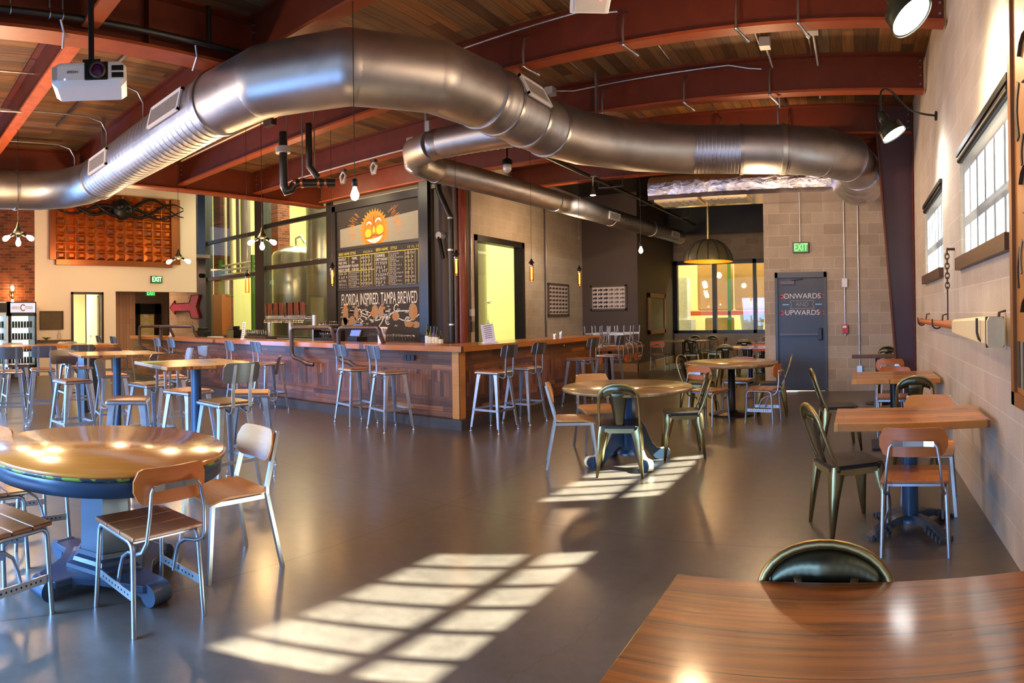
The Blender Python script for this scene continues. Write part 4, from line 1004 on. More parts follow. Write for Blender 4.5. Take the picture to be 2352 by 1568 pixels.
# ---------------------------------------------------------------- the bar
bl = Vector((-14.3, 6.14, 0)); bc = Vector((-4.7, 6.36, 0)); br = Vector((-4.62, 10.45, 0))
BH = 1.065
def quad_prism(k, pts, z0, z1): k.prism([(p[0], p[1]) for p in pts], z0, z1)
t = thing('bar_counter', 'L-shaped bar clad in reclaimed boards with thick honey wood top', 'bar')
dep = .62; ov = .09
def wall_strip(k, off0, off1, z0, z1, side):
    """strip along the front (0) or the short side (1), off = inward offset from the bar face"""
    if side == 0:
        quad_prism(k, [(bl[0], bl[1] + off0), (bc[0] - off0, bc[1] + off0), (bc[0] - off1, bc[1] + off1), (bl[0], bl[1] + off1)], z0, z1)
    else:
        quad_prism(k, [(bc[0] - off0, bc[1] + off0), (br[0] - off0, br[1]), (br[0] - off1, br[1]), (bc[0] - off1, bc[1] + off1)], z0, z1)
for z0, z1, m0, m1, nm in ((.74, BH - .07, 'bar_h', 'bar_side_h', 'upper_boards'), (.40, .74, 'bar_v', 'bar_side_v', 'upright_boards'), (.13, .40, 'bar_h', 'bar_side_h', 'lower_boards')):
    k = MB(); wall_strip(k, ov, ov + .1, z0, z1, 0); k.build(nm, m0, t)
    k = MB(); wall_strip(k, ov, ov + .1, z0, z1, 1); k.build(nm, m1, t)
k = MB(); wall_strip(k, -.0, .16, 0, .125, 0); wall_strip(k, -.0, .16, 0, .125, 1); k.build('kick_base', 'kick_grey', t)
k = MB(); x, y = bc[0] - ov, bc[1] + ov; k.bx(x - .11, x + .012, y - .012, y, .125, BH - .06); k.bx(x, x + .014, y - .012, y + .11, .125, BH - .06); k.build('corner_board', 'ply_tan', t)
k = MB(); wall_strip(k, -.02, dep, BH - .07, BH, 0); k.build('counter_top', 'counter_wood', t)
k = MB(); quad_prism(k, [(bc[0] + .02, bc[1] - .02), (br[0] + .02, br[1] + .1), (br[0] - dep, br[1] + .1), (bc[0] - dep, bc[1] + dep)], BH - .07, BH + .0005); k.build('counter_top', 'counter_wood_y', t)
k = MB(); quad_prism(k, [(bl[0] + .2, bl[1] + dep - .12), (bc[0] - dep, bc[1] + dep - .12), (bc[0] - dep, bc[1] + dep - .02), (bl[0] + .2, bl[1] + dep - .02)], .0, BH - .07); k.bx(br[0] - .66, br[0] - .1, br[1] - .02, br[1] + .08, 0, BH - .07); k.build('back_panel', 'black_paint', t)
for x, y in ((620 + 35, 801), (930, 813)):
    q = atY(x, y, 6.33)
    k = MB()
    for dx in (-.07, .0, .07): k.bx(q[0] + dx - .03, q[0] + dx + .03, 6.40, 6.43, .86, .93)
    k.build('outlet_plate', 'table_blue', t)
def baryf(x): return bl[1] + (x - bl[0]) / (bc[0] - bl[0]) * (bc[1] - bl[1])
for i, yy in enumerate((7.6, 8.3, 9.3, 10.1)):
    k = MB(); X0 = bc[0] - ov + .02; k.tube([(X0 - .02, yy, .97), (X0 + .03, yy, .97), (X0 + .045, yy, .94), (X0 + .03, yy, .92), (X0 + .01, yy, .93)], .006, 8); k.build('purse_hook', 'chrome', t)
# pipe hoops
def hoop(px0, px1, top, label):
    a = atZ(px0, 790, BH); x0 = (bl[1] * 0 + 0); 
    dx = lambda px: math.tan((px - 1176) / F - PSI) * 6.27
    xa, xb = dx(px0), dx(px1); y = baryf((xa + xb) / 2) - .045
    H = 1.30; r_ = .09; yi = y + .42
    t = thing('pipe_rail', label, 'rail', (xa, y, 0), 0, 'bent pipe hoops on the bar')
    k = MB(); L = xb - xa
    P_ = [(.45, .05, .72), (.34, -.0, .735), (.2, -.03, .80), (.06, -.03, .82), (.01, -.03, .86), (0, -.03, .92), (0, -.03, H - r_)]
    P_ += [(r_ * (1 - math.cos(R(a))), -.03 + 0, H - r_ + r_ * math.sin(R(a))) for a in (20, 45, 70, 90)]
    e = .38
    P_ += [(L - r_ + r_ * math.sin(R(a)), e * .8, H - r_ + r_ * math.cos(R(a))) for a in (0, 25, 50, 75, 90)]
    P_ += [(L, e, BH)]
    k.tube(P_, .033, 12); k.build('pipe', 'rail_grey', t)
hoop(336, 378, 752, 'leftmost bent pipe hoop at the far left end of the bar')
hoop(383, 428, 750, 'bent pipe hoop, second from the left end of the bar')
hoop(675, 732, 748, 'bent pipe hoop in front of the row of beer taps')
hoop(780, 838, 745, 'bent pipe hoop in front of the order screen')
# back bar
t = thing('back_bar', 'low dark back bar counter below the chalkboards and brewery glass', 'counter')
k = MB(); k.bx(-15.5, -7.1, 8.95, 9.55, 0, .93); k.build('body', 'black_paint', t); k = MB(); k.bx(-15.55, -7.05, 8.9, 9.56, .93, .97); k.build('counter_top', 'brown_trim', t)
def on_line(px, y): return math.tan((px - 1176) / F - PSI) * y
# beer tap tower
t = thing('tap_tower', 'long steel beer tap tower with two rows of patterned handles', 'beer taps')
xs = [on_line(p, 8.6) for p in (619, 667, 722)]
for x in xs:
    k = MB(); k.cyl((x, 8.6, .86), (x, 8.6, 1.52), .055, n=20); k.lathe([(.09, 0), (.09, .02), (.055, .04)], (x, 8.6, .86), 20); k.build('tower_column', 'aluminium', t)
k = MB(); k.cyl((xs[0] - .1, 8.6, 1.44), (xs[2], 8.6, 1.44), .05, n=18); k.build('tower_pipe', 'chrome', t)
nt = 0
for p0, p1 in ((613, 653), (659, 702)):
    for i in range(13):
        x = on_line(p0 + (p1 - p0) * i / 12, 8.5); nt += 1
        k = MB(); k.tube([(x, 8.53, 1.44), (x, 8.44, 1.43), (x, 8.42, 1.36)], .014, 8); k.cyl((x, 8.48, 1.45), (x, 8.47, 1.52), .012, n=8); a = k.build('faucet', 'chrome', t)
        k = MB(); k.add([(x - .009, 8.46, 1.52), (x + .009, 8.46, 1.52), (x + .009, 8.478, 1.52), (x - .009, 8.478, 1.52), (x - .016, 8.45, 1.80), (x + .016, 8.45, 1.80), (x + .016, 8.47, 1.80), (x - .016, 8.47, 1.80)],
              [(0, 3, 2, 1), (4, 5, 6, 7), (0, 1, 5, 4), (1, 2, 6, 5), (2, 3, 7, 6), (3, 0, 4, 7)]); k.build('tap_handle', 'tap_red' if i % 4 != 1 else 'bottle_dark', a)
# service shelf inside the bar that carries the tower
t = thing('service_counter', 'steel under-counter behind the bar carrying the tap tower and clean glasses', 'counter')
k = MB(); k.bx(-13.9, -5.7, 7.05, 8.9, .0, .82); k.build('body', 'black_paint', t); k = MB(); k.bx(-13.9, -5.7, 7.02, 8.88, .82, .86); k.build('counter_top', 'aluminium', t)
# glasses and cups
def glass_proto(name, label, cat, loc, prof, mat, group):
    k = MB(); k.lathe(prof, n=14, caps=False); o = k.build(name, mat); o.location = loc; return tag(o, label, cat, group)
GP = [(.0, .004), (.03, .004), (.038, .14), (.036, .14), (.028, .012), (0, .012)]
g0 = None
def put_copies(first, locs, label=None):
    for l in locs:
        c = first.copy(); col.objects.link(c); c.location = l
        if label: c['label'] = label
locs = [(on_line(566 + i * 4.6, 7.35), 7.35 + (i % 2) * .0, .86 + .0) for i in range(11)]
def row(px0, px1, n, y, z): return [(on_line(px0 + (px1 - px0) * i / max(1, n - 1), y), y, z) for i in range(n)]
lb = 'clear glass in the rows of clean glasses behind the bar, left of the taps'
o = glass_proto('beer_glass', lb, 'glass', (0, 0, 0), GP, 'cup_glass', 'clean glasses left of the taps')
L_ = row(566, 612, 10, 8.2, 1.06) + row(568, 612, 10, 8.05, 1.06); o.location = L_[0]; put_copies(o, L_[1:])
t = thing('glass_tray', 'low rack under the clean glasses left of the taps', 'rack', (on_line(590, 8.1), 8.12, .86)); k = MB(); k.bx(-.5, .5, -.14, .16, 0, .2); k.build('rack_body', 'rail_grey', t)
lb = 'upturned glass on the two-tier rack left of the order screen'
o = glass_proto('beer_glass', lb, 'glass', (0, 0, 0), GP, 'cup_glass', 'glasses on the two-tier rack')
L_ = row(737, 774, 8, 8.2, 1.06) + row(737, 774, 8, 8.2, 1.24); o.location = L_[0]; put_copies(o, L_[1:])
t = thing('glass_rack', 'two-tier black rack of upturned glasses left of the order screen', 'rack', (on_line(755, 8.2), 8.2, .86))
k = MB(); k.bx(-.36, .36, -.1, .1, 0, .198); k.build('lower_shelf', 'black_paint', t); k = MB(); k.bx(-.36, .36, -.1, .1, .36, .378); k.bx(-.36, -.345, -.1, .1, .19, .37); k.bx(.345, .36, -.1, .1, .19, .37); k.build('upper_shelf', 'black_paint', t)
WP = [(0, .004), (.03, .004), (.006, .012), (.006, .07), (.036, .11), (.034, .16), (.03, .16)]
lb = 'stemmed tasting glass in the row below the chalk mural'
o = glass_proto('stem_glass', lb, 'glass', (0, 0, 0), WP, 'cup_glass', 'stemmed glasses below the chalk mural')
L_ = row(845, 950, 17, 9.1, .97) + row(890, 950, 10, 8.98, .97); o.location = L_[0]; put_copies(o, L_[1:])
for i, (px, hh) in enumerate(((736, .30), (741, .24), (746, .33), (752, .28))):
    k = MB(); x = on_line(px, 8.35)
    k.lathe([(.045, 0), (.038, .10)], n=14); 
    for j in range(3): k.lathe([(.045, hh * .3 * j), (.036, hh * .3 * (j + 1))], n=14)
    o = k.build('cup_stack', 'white_plastic'); o.location = (x, 8.35, 1.24 if False else .86 + .2); tag(o, ['shortish stack of white paper cups by the tap tower end', 'lowest stack of white paper cups', 'tallest stack of white paper cups', 'right-hand stack of white paper cups'][i], 'cups', 'stacks of paper cups')
t = thing('cup_pedestal', 'small black box carrying the paper cup stacks', 'box', (on_line(744, 8.35), 8.35, .86)); k = MB(); k.bx(-.2, .2, -.08, .08, 0, .2); k.build('box_body', 'black_paint', t)
# order screen
x = on_line(815, 7.2)
t = thing('order_screen', 'tilted cash register screen glowing blue on a black stand', 'screen', (x, 7.2, .86), R(-8))
k = MB(); k.bx(-.16, .12, -.05, .16, 0, .27); k.build('register_body', 'iron_black', t)
k = MB(); k.T = Matrix.Translation((.0, .02, .37)) @ Matrix.Rotation(R(-22), 4, 'X') @ Matrix.Rotation(R(0), 4, 'Y'); k.bx(-.15, .15, 0, .05, -.11, .13); k.build('screen_case', 'iron_black', t, bevel=.01)
k = MB(); k.T = Matrix.Translation((.0, .02, .37)) @ Matrix.Rotation(R(-22), 4, 'X'); k.bx(-.13, .13, -.003, 0, -.09, .11); k.build('display', 'screen_blue', t)
# straws / paper cup on the counter
t = thing('napkin_cup', 'white paper cup full of flared papers on the counter', 'cup', (on_line(876, 6.75), 6.75, BH))
k = MB(); k.lathe([(.055, 0), (.06, .12), (.05, .13)], n=16); k.build('cup', 'paper_white', t)
k = MB()
for i in range(10): a = i * .63; k.add([(.01 * math.cos(a) - .03, .02 * math.sin(a), .1), (.01 * math.cos(a) + .03, .02 * math.sin(a), .1), (.07 * math.cos(a) + .045, .05 * math.sin(a), .235), (.07 * math.cos(a) - .045, .05 * math.sin(a), .24)], [(0, 1, 2, 3)])
k.build('papers', 'paper_white', t)
def menu_card(px, y, label, lean=10, wd=.13, h=.33, lines=7, rz=-10):
    t = thing('menu_card', label, 'menu card', (on_line(px, y), y, BH), R(rz), 'menu cards on the bar')
    k = MB(); T_ = Matrix.Rotation(R(-lean), 4, 'X'); k.T = T_; k.bx(-wd / 2, wd / 2, 0, .004, 0, h); k.build('card', 'paper_white', t)
    k = MB(); k.bx(-wd / 2, wd / 2, -.02, .06, 0, .012); k.build('card_foot', 'paper_white', t)
    k = MB(); k.T = T_
    for i in range(lines):
        zz = h * (.88 - i * .11); ww = wd * random.uniform(.3, .4); x = -ww
        while x < ww - .01: l = random.uniform(.008, .02); k.bx(x, min(ww, x + l), -.001, 0, zz - .006, zz + .006); x += l + .005
    k.build('lettering', 'ink', t)
menu_card(391, 6.6, 'white card in the second pipe hoop at the left end of the bar', 8, .2, .27, 3)
menu_card(556, 6.55, 'tall white menu card standing left of the clean glasses', 8, .14, .33, 8)
t = thing('menu_card', 'large white notice card standing on the short bar side by the yellow window', 'menu card', (-4.92, 7.35, BH), R(62), 'menu cards on the bar')
k = MB(); k.T = Matrix.Rotation(R(-6), 4, 'X') @ Matrix.Rotation(R(-6), 4, 'Y'); k.bx(-.1, .1, 0, .004, 0, .27); k.build('card', 'paper_white', t)
k = MB(); k.bx(-.1, .12, -.03, .05, 0, .012); k.build('card_foot', 'paper_white', t)
k = MB(); k.T = Matrix.Rotation(R(-6), 4, 'X') @ Matrix.Rotation(R(-6), 4, 'Y')
for i in range(7): k.bx(-.06, .06, -.001, 0, .24 - i * .028, .247 - i * .028)
k.build('lettering', 'ink', t)
for i, (px, h) in enumerate(((1274, .10), (1288, .13))):
    k = MB(); k.lathe([(.03, 0), (.034, h * .5), (.028, h * .8), (.012, h)], n=16); o = k.build('shaker', 'chrome'); q = atX(px, 770, -4.95); o.location = (-4.95, q[1], BH)
    tag(o, ['shorter steel shaker near the far end of the bar', 'taller steel shaker near the far end of the bar'][i], 'shaker', 'steel shakers')
# bottles
for i, (px, h, mt) in enumerate(((981, .36, 'bottle_dark'), (989, .33, 'bottle_green'), (997, .33, 'bottle_blue'), (1004, .32, 'bottle_dark'), (1012, .26, 'bottle_dark'))):
    y = 7.6; t = thing('bottle', ['tallest bottle with white label at the corner of the bar', 'green bottle beside the tallest one', 'dark blue bottle in the middle of the group', 'dark bottle right of the blue one', 'short dark bottle at the right of the group'][i], 'bottle', (on_line(px, y), y, .97 if False else .86 + .11), 0, 'bottles at the bar corner')
    k = MB(); k.lathe([(.035, 0), (.037, .02), (.037, h * .6), (.014, h * .78), (.013, h)], n=16); k.build('bottle_body', mt, t)
    k = MB(); k.lathe([(.038, h * .15), (.038, h * .5)], n=16, caps=False); k.build('bottle_label', 'paper_white' if i == 0 else 'cream_paint', t)
t = thing('bottle_shelf', 'black shelf box under the bottles behind the bar corner', 'shelf', (on_line(997, 7.6), 7.6, .86)); k = MB(); k.bx(-.35, .35, -.1, .12, 0, .11); k.build('box_body', 'black_paint', t)
# things at the left of the back bar
for i, (px, w_, h, mt, lb2) in enumerate(((494, .34, .14, 'paper_white', 'white box left of the caddies behind the bar'), (507, .14, .09, 'cream_paint', 'small cream box behind the bar'), (520, .2, .2, 'brown_trim', 'brown caddy behind the bar'), (538, .3, .34, 'bottle_dark', 'dark coffee machine behind the bar'), (466, .4, .3, 'iron_black', 'black machine at the left of the back counter'))):
    y = 7.3 if i < 2 else 8.1
    k = MB(); k.bx(-w_ / 2, w_ / 2, -.12, .12, 0, h); k.bx(-w_ * .3, w_ * .3, -.1, .1, h, h * 1.25) if i > 2 else None
    o = k.build(['white_box', 'cream_box', 'caddy', 'coffee_machine', 'drinks_machine'][i], mt, bevel=.01); o.location = (on_line(px, y), y, .86); tag(o, lb2, ['box', 'box', 'caddy', 'machine', 'machine'][i])
    if i < 2: o.location.z = .92
t = thing('box_riser', 'low riser under the white and cream boxes behind the bar', 'riser', (on_line(500, 7.3), 7.3, .86)); k = MB(); k.bx(-.6, .6, -.14, .14, 0, .06); k.build('riser_body', 'black_paint', t)

# ---------------------------------------------------------------- chalkboards
cx0 = atY(775, 600, BY - .1)[0]; cx1 = atY(969, 600, BY - .1)[0]
def zz(px, py): return atY(px, py, BY - .1)[2]
zt_ = zz(870, 462); z1_ = zz(870, 568); z2_ = zz(870, 661); z3_ = zz(870, 757)
zt_ = (zz(778, 487) + zz(965, 450)) / 2; z1_ = (zz(775, 574) + zz(965, 550)) / 2; z2_ = (zz(777, 667) + zz(966, 654)) / 2; z3_ = (zz(780, 757) + zz(968, 759)) / 2
W = cx1 - cx0
t = thing('chalkboard', 'huge black framed chalkboard with sun face, beer list and chalk mural', 'chalkboard', (cx0, BY - .1, 0))
k = MB(); k.bx(-.12, 0, -.06, .1, .95, zt_ + .12); k.bx(W, W + .16, -.1, .1, .95, zt_ + .22); k.bx(-.12, W + .1, -.06, .1, zt_, zt_ + .16); k.bx(-.1, W + .1, -.03, .1, .95, z3_); k.bx(0, W, -.02, .03, z1_ - .03, z1_ + .03); k.bx(0, W, -.02, .03, z2_ - .03, z2_ + .04); k.build('board_frame', 'frame_black', t)
def panel(z0, z1, nm, mt):
    k = MB(); k.bx(0, W, 0, .03, z0, z1); return k.build(nm, mt, t)
pa = panel(z1_, zt_, 'sun_panel', 'chalkboard'); pb = panel(z2_, z1_, 'beer_list_panel', 'chalkboard'); pc = panel(z3_, z2_, 'mural_panel', 'chalkboard')
def chalk(parent, nm, mats, fn):
    k = MB(); k.T = Matrix.Rotation(R(90), 4, 'X'); fn(k); return k.build(nm, mats, parent)
def disc(k, cx, cy, rx, ry, z, n=28, a0=0, a1=360):
    k.prism([(cx + rx * math.cos(R(a0 + (a1 - a0) * i / n)), cy + ry * math.sin(R(a0 + (a1 - a0) * i / n))) for i in range(n + (0 if a1 - a0 == 360 else 1))], z - .0008, z)
def sun_fn(k):
    hh = zt_ - z1_; cx, cy = W * .47, z1_ + hh * .36; rx, ry = W * .145, hh * .47
    lim = z1_ + .035
    P_ = lambda u, v: (cx + u * rx, max(lim, cy + v * ry))
    k.cur = 0; k.prism([(.10, lim), (W - .04, lim), (W - .04, z1_ + hh * .70), (.10, z1_ + hh * .52)], .0002, .0006)
    k.cur = 1
    for i in range(24):
        a = R(-38 + 256 * i / 23); b = R(6)
        if cy + ry * 1.1 * math.sin(a) < lim + .04: continue
        k.prism([P_(.97 * math.cos(a - b), .97 * math.sin(a - b)), P_(1.27 * math.cos(a), 1.2 * math.sin(a)), P_(.97 * math.cos(a + b), .97 * math.sin(a + b))], .0006, .0012)
    for i in range(70):
        a = R(random.choice((random.uniform(-12, 42), random.uniform(138, 192)))); r0 = random.uniform(1.45, 1.9); r1 = r0 + random.uniform(.25, .5)
        p0, p1 = (cx + r0 * rx * math.cos(a), cy + r0 * ry * math.sin(a) * .9), (cx + r1 * rx * math.cos(a), cy + r1 * ry * math.sin(a) * .9)
        if .06 < p1[0] < W - .06 and lim < p0[1] < zt_ - .05 and lim < p1[1] < zt_ - .05: stroke(k, [p0, p1], .007, .0012)
    k.prism([P_(math.cos(R(a)), math.sin(R(a))) for a in range(-50, 231, 8)], .001, .0016)
    k.cur = 2; k.prism([P_(.86 * math.cos(R(a)), .9 * math.sin(R(a))) for a in range(-58, 239, 8)], .0014, .0022)
    def dd(u, v, a_, b_, z, a0=0, a1=360, n=20): disc(k, cx + u * rx, cy + v * ry, a_ * rx, b_ * ry, z, n, a0, a1)
    k.cur = 3; dd(-.48, -.10, .26, .24, .0028); dd(.48, .02, .30, .26, .0028); dd(0, .05, .15, .17, .003)
    k.cur = 4; dd(-.42, .34, .22, .20, .0030, 0, 180); dd(.36, .44, .26, .22, .0030, 0, 180)
    k.prism([P_(-.66, -.42), P_(-.3, -.60), P_(.1, -.66), P_(.5, -.52), P_(.74, -.28), P_(.2, -.38), P_(-.2, -.42)], .0026, .0032)
    k.cur = 2; dd(-.42, .32, .15, .12, .0036, 0, 180); dd(.36, .42, .18, .14, .0036, 0, 180)
    k.cur = 5
    stroke(k, [P_(-.13, .0), P_(-.06, .45), P_(0, .75)], .012, .0034); stroke(k, [P_(.13, .0), P_(.05, .45), P_(0, .75)], .012, .0034)
    stroke(k, [P_(-.72, -.34), P_(-.35, -.33), P_(0, -.22), P_(.35, -.28), P_(.78, -.18)], .016, .0036)
    stroke(k, [P_(-.68, .36), P_(-.55, .56), P_(-.36, .6), P_(-.2, .5)], .01, .0036); stroke(k, [P_(.12, .6), P_(.34, .74), P_(.55, .66), P_(.66, .45)], .01, .0036)
chalk(pa, 'chalk_sun', ['chalk_grey', 'sun_orange', 'sun_face', 'sun_cheek', 'chalk_white', 'chalk_dark'], sun_fn)
def scrib(k, x0, x1, y, h, z=.001):
    x = x0
    while x < x1:
        w2 = random.uniform(.5, .9) * h; k.prism([(x, y - h / 2), (x + h * .16, y - h / 2), (x + h * .16, y + h / 2), (x, y + h / 2)], 0, z)
        yy = y + random.choice((-.4, 0, .4)) * h; k.prism([(x, yy - h * .08), (x + w2 * .7, yy - h * .08), (x + w2 * .7, yy + h * .08), (x, yy + h * .08)], 0, z)
        x += w2 + h * .15
        if random.random() < .15: x += h * .5
def list_fn(k):
    hh = z1_ - z2_; k.cur = 0
    yl = z1_ - .03 - hh * .16
    stroke(k, [(.03, yl), (W - .03, yl)], .014); stroke(k, [(.03, z1_ - hh * .56), (W * .47, z1_ - hh * .56)], .01)
    for f_ in (.15, .30, .335, .365, .40, .44, .475, .64, .82, .855, .89, .93, .965): stroke(k, [(W * f_, z2_ + .06), (W * f_, yl)], .008)
    for a, b in ((.34, .45), (.85, .97)): scrib(k, W * a, W * b, z1_ - hh * .13, .05)
    k.cur = 1
    for i in range(9):
        y = yl - .06 - i * hh * .088
        for a, b in ((.31, .33), (.345, .36), (.37, .39), (.41, .43), (.83, .85), (.86, .88), (.9, .92)): scrib(k, W * a, W * b - .01, y, .045)
        if i > 3:
            scrib(k, W * .02, W * random.uniform(.11, .135), y, .05); scrib(k, W * .16, W * .28, y + .01, .028); scrib(k, W * .17, W * .25, y - .03, .028)
        if i > 1: scrib(k, W * .49, W * random.uniform(.58, .625), y, .06)
        scrib(k, W * .65, W * random.uniform(.75, .8), y + .012, .03); scrib(k, W * .65, W * .72, y - .03, .028)
chalk(pb, 'chalk_table', ['chalk_yellow', 'chalk_white'], list_fn)
hh = z1_ - z2_; yl = z1_ - .03 - hh * .16
def ct(s, x, y, sz, mt='chalk_white', par=pb, sx=.8): text('chalk_lettering', s, sz, mt, par, (x, -.002, y), FACE_S, .0008, 'LEFT', sx)
ct('BEER NAME', W * .02, z1_ - hh * .13, .085, 'chalk_yellow'); ct('STYLE', W * .17, z1_ - hh * .13, .085, 'chalk_yellow'); ct('BEER NAME', W * .49, z1_ - hh * .12, .085, 'chalk_yellow'); ct('STYLE', W * .66, z1_ - hh * .12, .085, 'chalk_yellow')
for i, (a, b) in enumerate((('UNHOLY', 'TRIPEL'), ('FREE DIVE', 'IPA'), ('INDEPENDENT', 'PILSNER'), ('NIGHT SWIM', 'PORTER'))):
    ct(a, W * .015, yl - .06 - i * hh * .088, .082, sx=.75); ct(b, W * .19, yl - .06 - i * hh * .088, .075)
ct('DUNKEL', W * .485, yl - .06, .09); ct('DIRTY BOULE', W * .485, yl - .06 - hh * .088, .08, sx=.7)
text('chalk_lettering', 'FLORIDA INSPIRED. TAMPA BREWED', .36, 'chalk_white', pc, (W * .5, -.003, z2_ - .24), FACE_S, .001, 'CENTER', W * .95 / (.36 * 17.3))
def mural_fn(k):
    hh = z2_ - z3_
    k.cur = 0
    for i in range(16):
        x0 = random.uniform(.1, W * .75); y0 = z3_ + random.uniform(.08, hh * .6); L = random.uniform(.3, .8)
        stroke(k, [(x0 + L * j / 8, min(z2_ - .5, y0 + .10 * math.sin(j * .5 + i) + j * .015)) for j in range(9) if x0 + L * j / 8 < W - .05], .022)
    for i in range(60):
        x0 = random.uniform(.06, W - .15); y0 = z3_ + random.uniform(.05, hh * .58); stroke(k, [(x0, y0), (x0 + .03, y0 + .035), (x0 + .05, y0), (x0 + .08, y0 + .03)], .009)
    for cx in (.12, .28, .55, .62, .72, .84, .9):
        cy = z3_ + random.uniform(.12, .5) * hh; k_ = [(W * cx + .07 * math.cos(R(a)), cy + .09 * math.sin(R(a))) for a in range(40, 320, 30)]; stroke(k, k_, .022)
    k.cur = 1
    for cx, cy, rx, ry in ((.10, .38, .09, .24), (.19, .2, .13, .13), (.24, .40, .07, .16), (.47, .44, .10, .15), (.54, .44, .08, .12), (.71, .32, .10, .09), (.90, .42, .12, .17), (.86, .14, .13, .06), (.93, .13, .1, .07), (.09, .16, .11, .14)): disc(k, W * cx, z3_ + hh * cy, rx, ry, .0015, 14)
    k.cur = 2
    for cx, cy, rx, ry in ((.10, .56, .05, .05), (.57, .52, .06, .035), (.88, .15, .09, .03), (.70, .31, .05, .05), (.44, .40, .06, .06), (.92, .4, .05, .12)): disc(k, W * cx, z3_ + hh * cy, rx, ry, .0024, 12)
chalk(pc, 'chalk_mural', ['chalk_white', 'chalk_tan', 'chalk_orange'], mural_fn)
# black posts, pipes right of the board
def vpipe(name, label, cat, px, y, r_, z0, z1, mat, grp=None, rings=()):
    x = on_line(px, y); t = thing(name, label, cat, (x, y, 0), 0, grp)
    k = MB(); k.cyl((0, 0, z0), (0, 0, z1), r_, n=20); k.build('pipe', mat, t)
    for z in rings: k = MB(); k.cyl((0, 0, z - .015), (0, 0, z + .015), r_ + .008, n=20); k.build('pipe_clamp', 'aluminium', t)
    return t
m = MB(); x0 = on_line(972, 9.3); x1 = on_line(992, 9.3); m.bx(x0, x1, 9.2, 9.30, 0, 4.05); o = m.build('black_post', 'board_black'); tag(o, 'square black post right of the big chalkboard', 'post')
vpipe('drain_pipe', 'dark drain pipe with clamps beside the red painted pipe', 'pipe', 1037, 9.35, .055, 0, 3.35, 'black_pipe_paint', None, (1.3, 2.7, 3.3))
vpipe('drain_pipe', 'plain grey pipe between the clamped pipe and the red pipe', 'pipe', 1048, 9.4, .04, 0, 4.3, 'rail_grey')
vpipe('painted_column', 'round rust-red painted column at the corner of the block wall', 'column', 1061, 9.55, .105, 0, 4.4, 'red_pipe_paint')
t = thing('drain_elbow', 'black offset drain pipe bending down from the ceiling beside the grey post', 'pipe')
k = MB(); p = [atY(1003, 415, 9.3), atY(1008, 440, 9.3), atY(1034, 492, 9.3)]; p[2] = Vector((on_line(1037, 9.35), 9.35, 3.32)); k.tube([p[0] + Vector((0, 0, .35))] + p, .055, 14); k.build('pipe', 'black_pipe_paint', t)
x = on_line(1009, 9.45)
t = thing('wall_light', 'round white-rimmed fitting with a hanging black tube on the dark wall', 'fitting', (x, 9.55, 0)); z = atY(1009, 540, 9.45)[2]
k = MB(); k.cyl((0, .05, z), (0, -.1, z), .07, n=20); k.build('lamp_body', 'white_plastic', t); k = MB(); k.tube([(0, -.08, z - .03), (.1, -.08, z - .45)], .035, 12); k.build('tube_arm', 'iron_black', t)
q = atX(1084, 718, BX + .02)
t = thing('switch_box', 'white switch box with conduit on the block wall left of the yellow window', 'switch', (BX, q[1], 0))
k = MB(); k.bx(0, .05, -.06, .06, q[2] - .07, q[2] + .07); k.build('box_body', 'white_plastic', t, bevel=.006)
k = MB(); k.cyl((.02, .0, q[2] + .07), (.02, 0, 4.3), .012, n=8); k.cyl((.02, 0, q[2] - .07), (.02, .0, 1.25), .012, n=8); k.bx(0, .05, -.04, .04, 1.15, 1.35); k.build('conduit', 'conduit_grey', t)
q = atX(1249, 600, BX); t = thing('conduit_run', 'pair of thin vertical conduits on the block wall above the bar end', 'conduit', (BX, q[1], 0))
k = MB(); k.cyl((.03, 0, .9), (.03, 0, 4.3), .012, n=8); k.build('conduit', 'rail_grey', t); k = MB(); k.cyl((.03, .07, .9), (.03, .07, 4.3), .008, n=8); k.build('conduit', 'conduit_grey', t)
# framed prints
def frame_pic(label, loc, rot, wd, h, fr, bgm, fn, mats, name='framed_print', cat='picture', group=None, fw=.05):
    t = thing(name, label, cat, loc, 0, group, rot)
    k = MB()
    for x0, x1, y0, y1 in ((-wd / 2, wd / 2, -h / 2, -h / 2 + fw), (-wd / 2, wd / 2, h / 2 - fw, h / 2), (-wd / 2, -wd / 2 + fw, -h / 2, h / 2), (wd / 2 - fw, wd / 2, -h / 2, h / 2)): k.bx(x0, x1, y0, y1, 0, .045)
    k.build('frame', fr, t, bevel=.004)
    k = MB(); k.bx(-wd / 2 + fw, wd / 2 - fw, -h / 2 + fw, h / 2 - fw, 0, .02); b = k.build('print', bgm, t)
    if fn: k = MB(); fn(k, wd - 2 * fw, h - 2 * fw); k.build('printed_pattern', mats, b)
    return t
def grid_fn(nx, ny, two):
    def fn(k, w2, h2):
        for i in range(nx):
            for j in range(ny):
                x = -w2 / 2 + (i + .5) * w2 / nx; y = -h2 / 2 + (j + .5) * h2 / ny * .96; a = w2 / nx * .4; b = h2 / ny * .34
                k.cur = 1 if two and i >= nx / 2 else 0
                k.prism([(x - a, y - b), (x - a * .2, y - b * .3), (x + a * .3, y - b), (x + a, y - b * .2), (x + a, y + b * .5), (x + a * .2, y + b), (x - a * .5, y + b * .3), (x - a, y + b * .8)], .02, .0215)
                k.cur = 0; k.prism([(x - a * .2, y + b * .3), (x + a * .4, y + b * .1), (x + a * .3, y + b * .7)], .0215, .022)
    return fn
qa = atX(1255, 655, BX); qb = atX(1304, 720, BX)
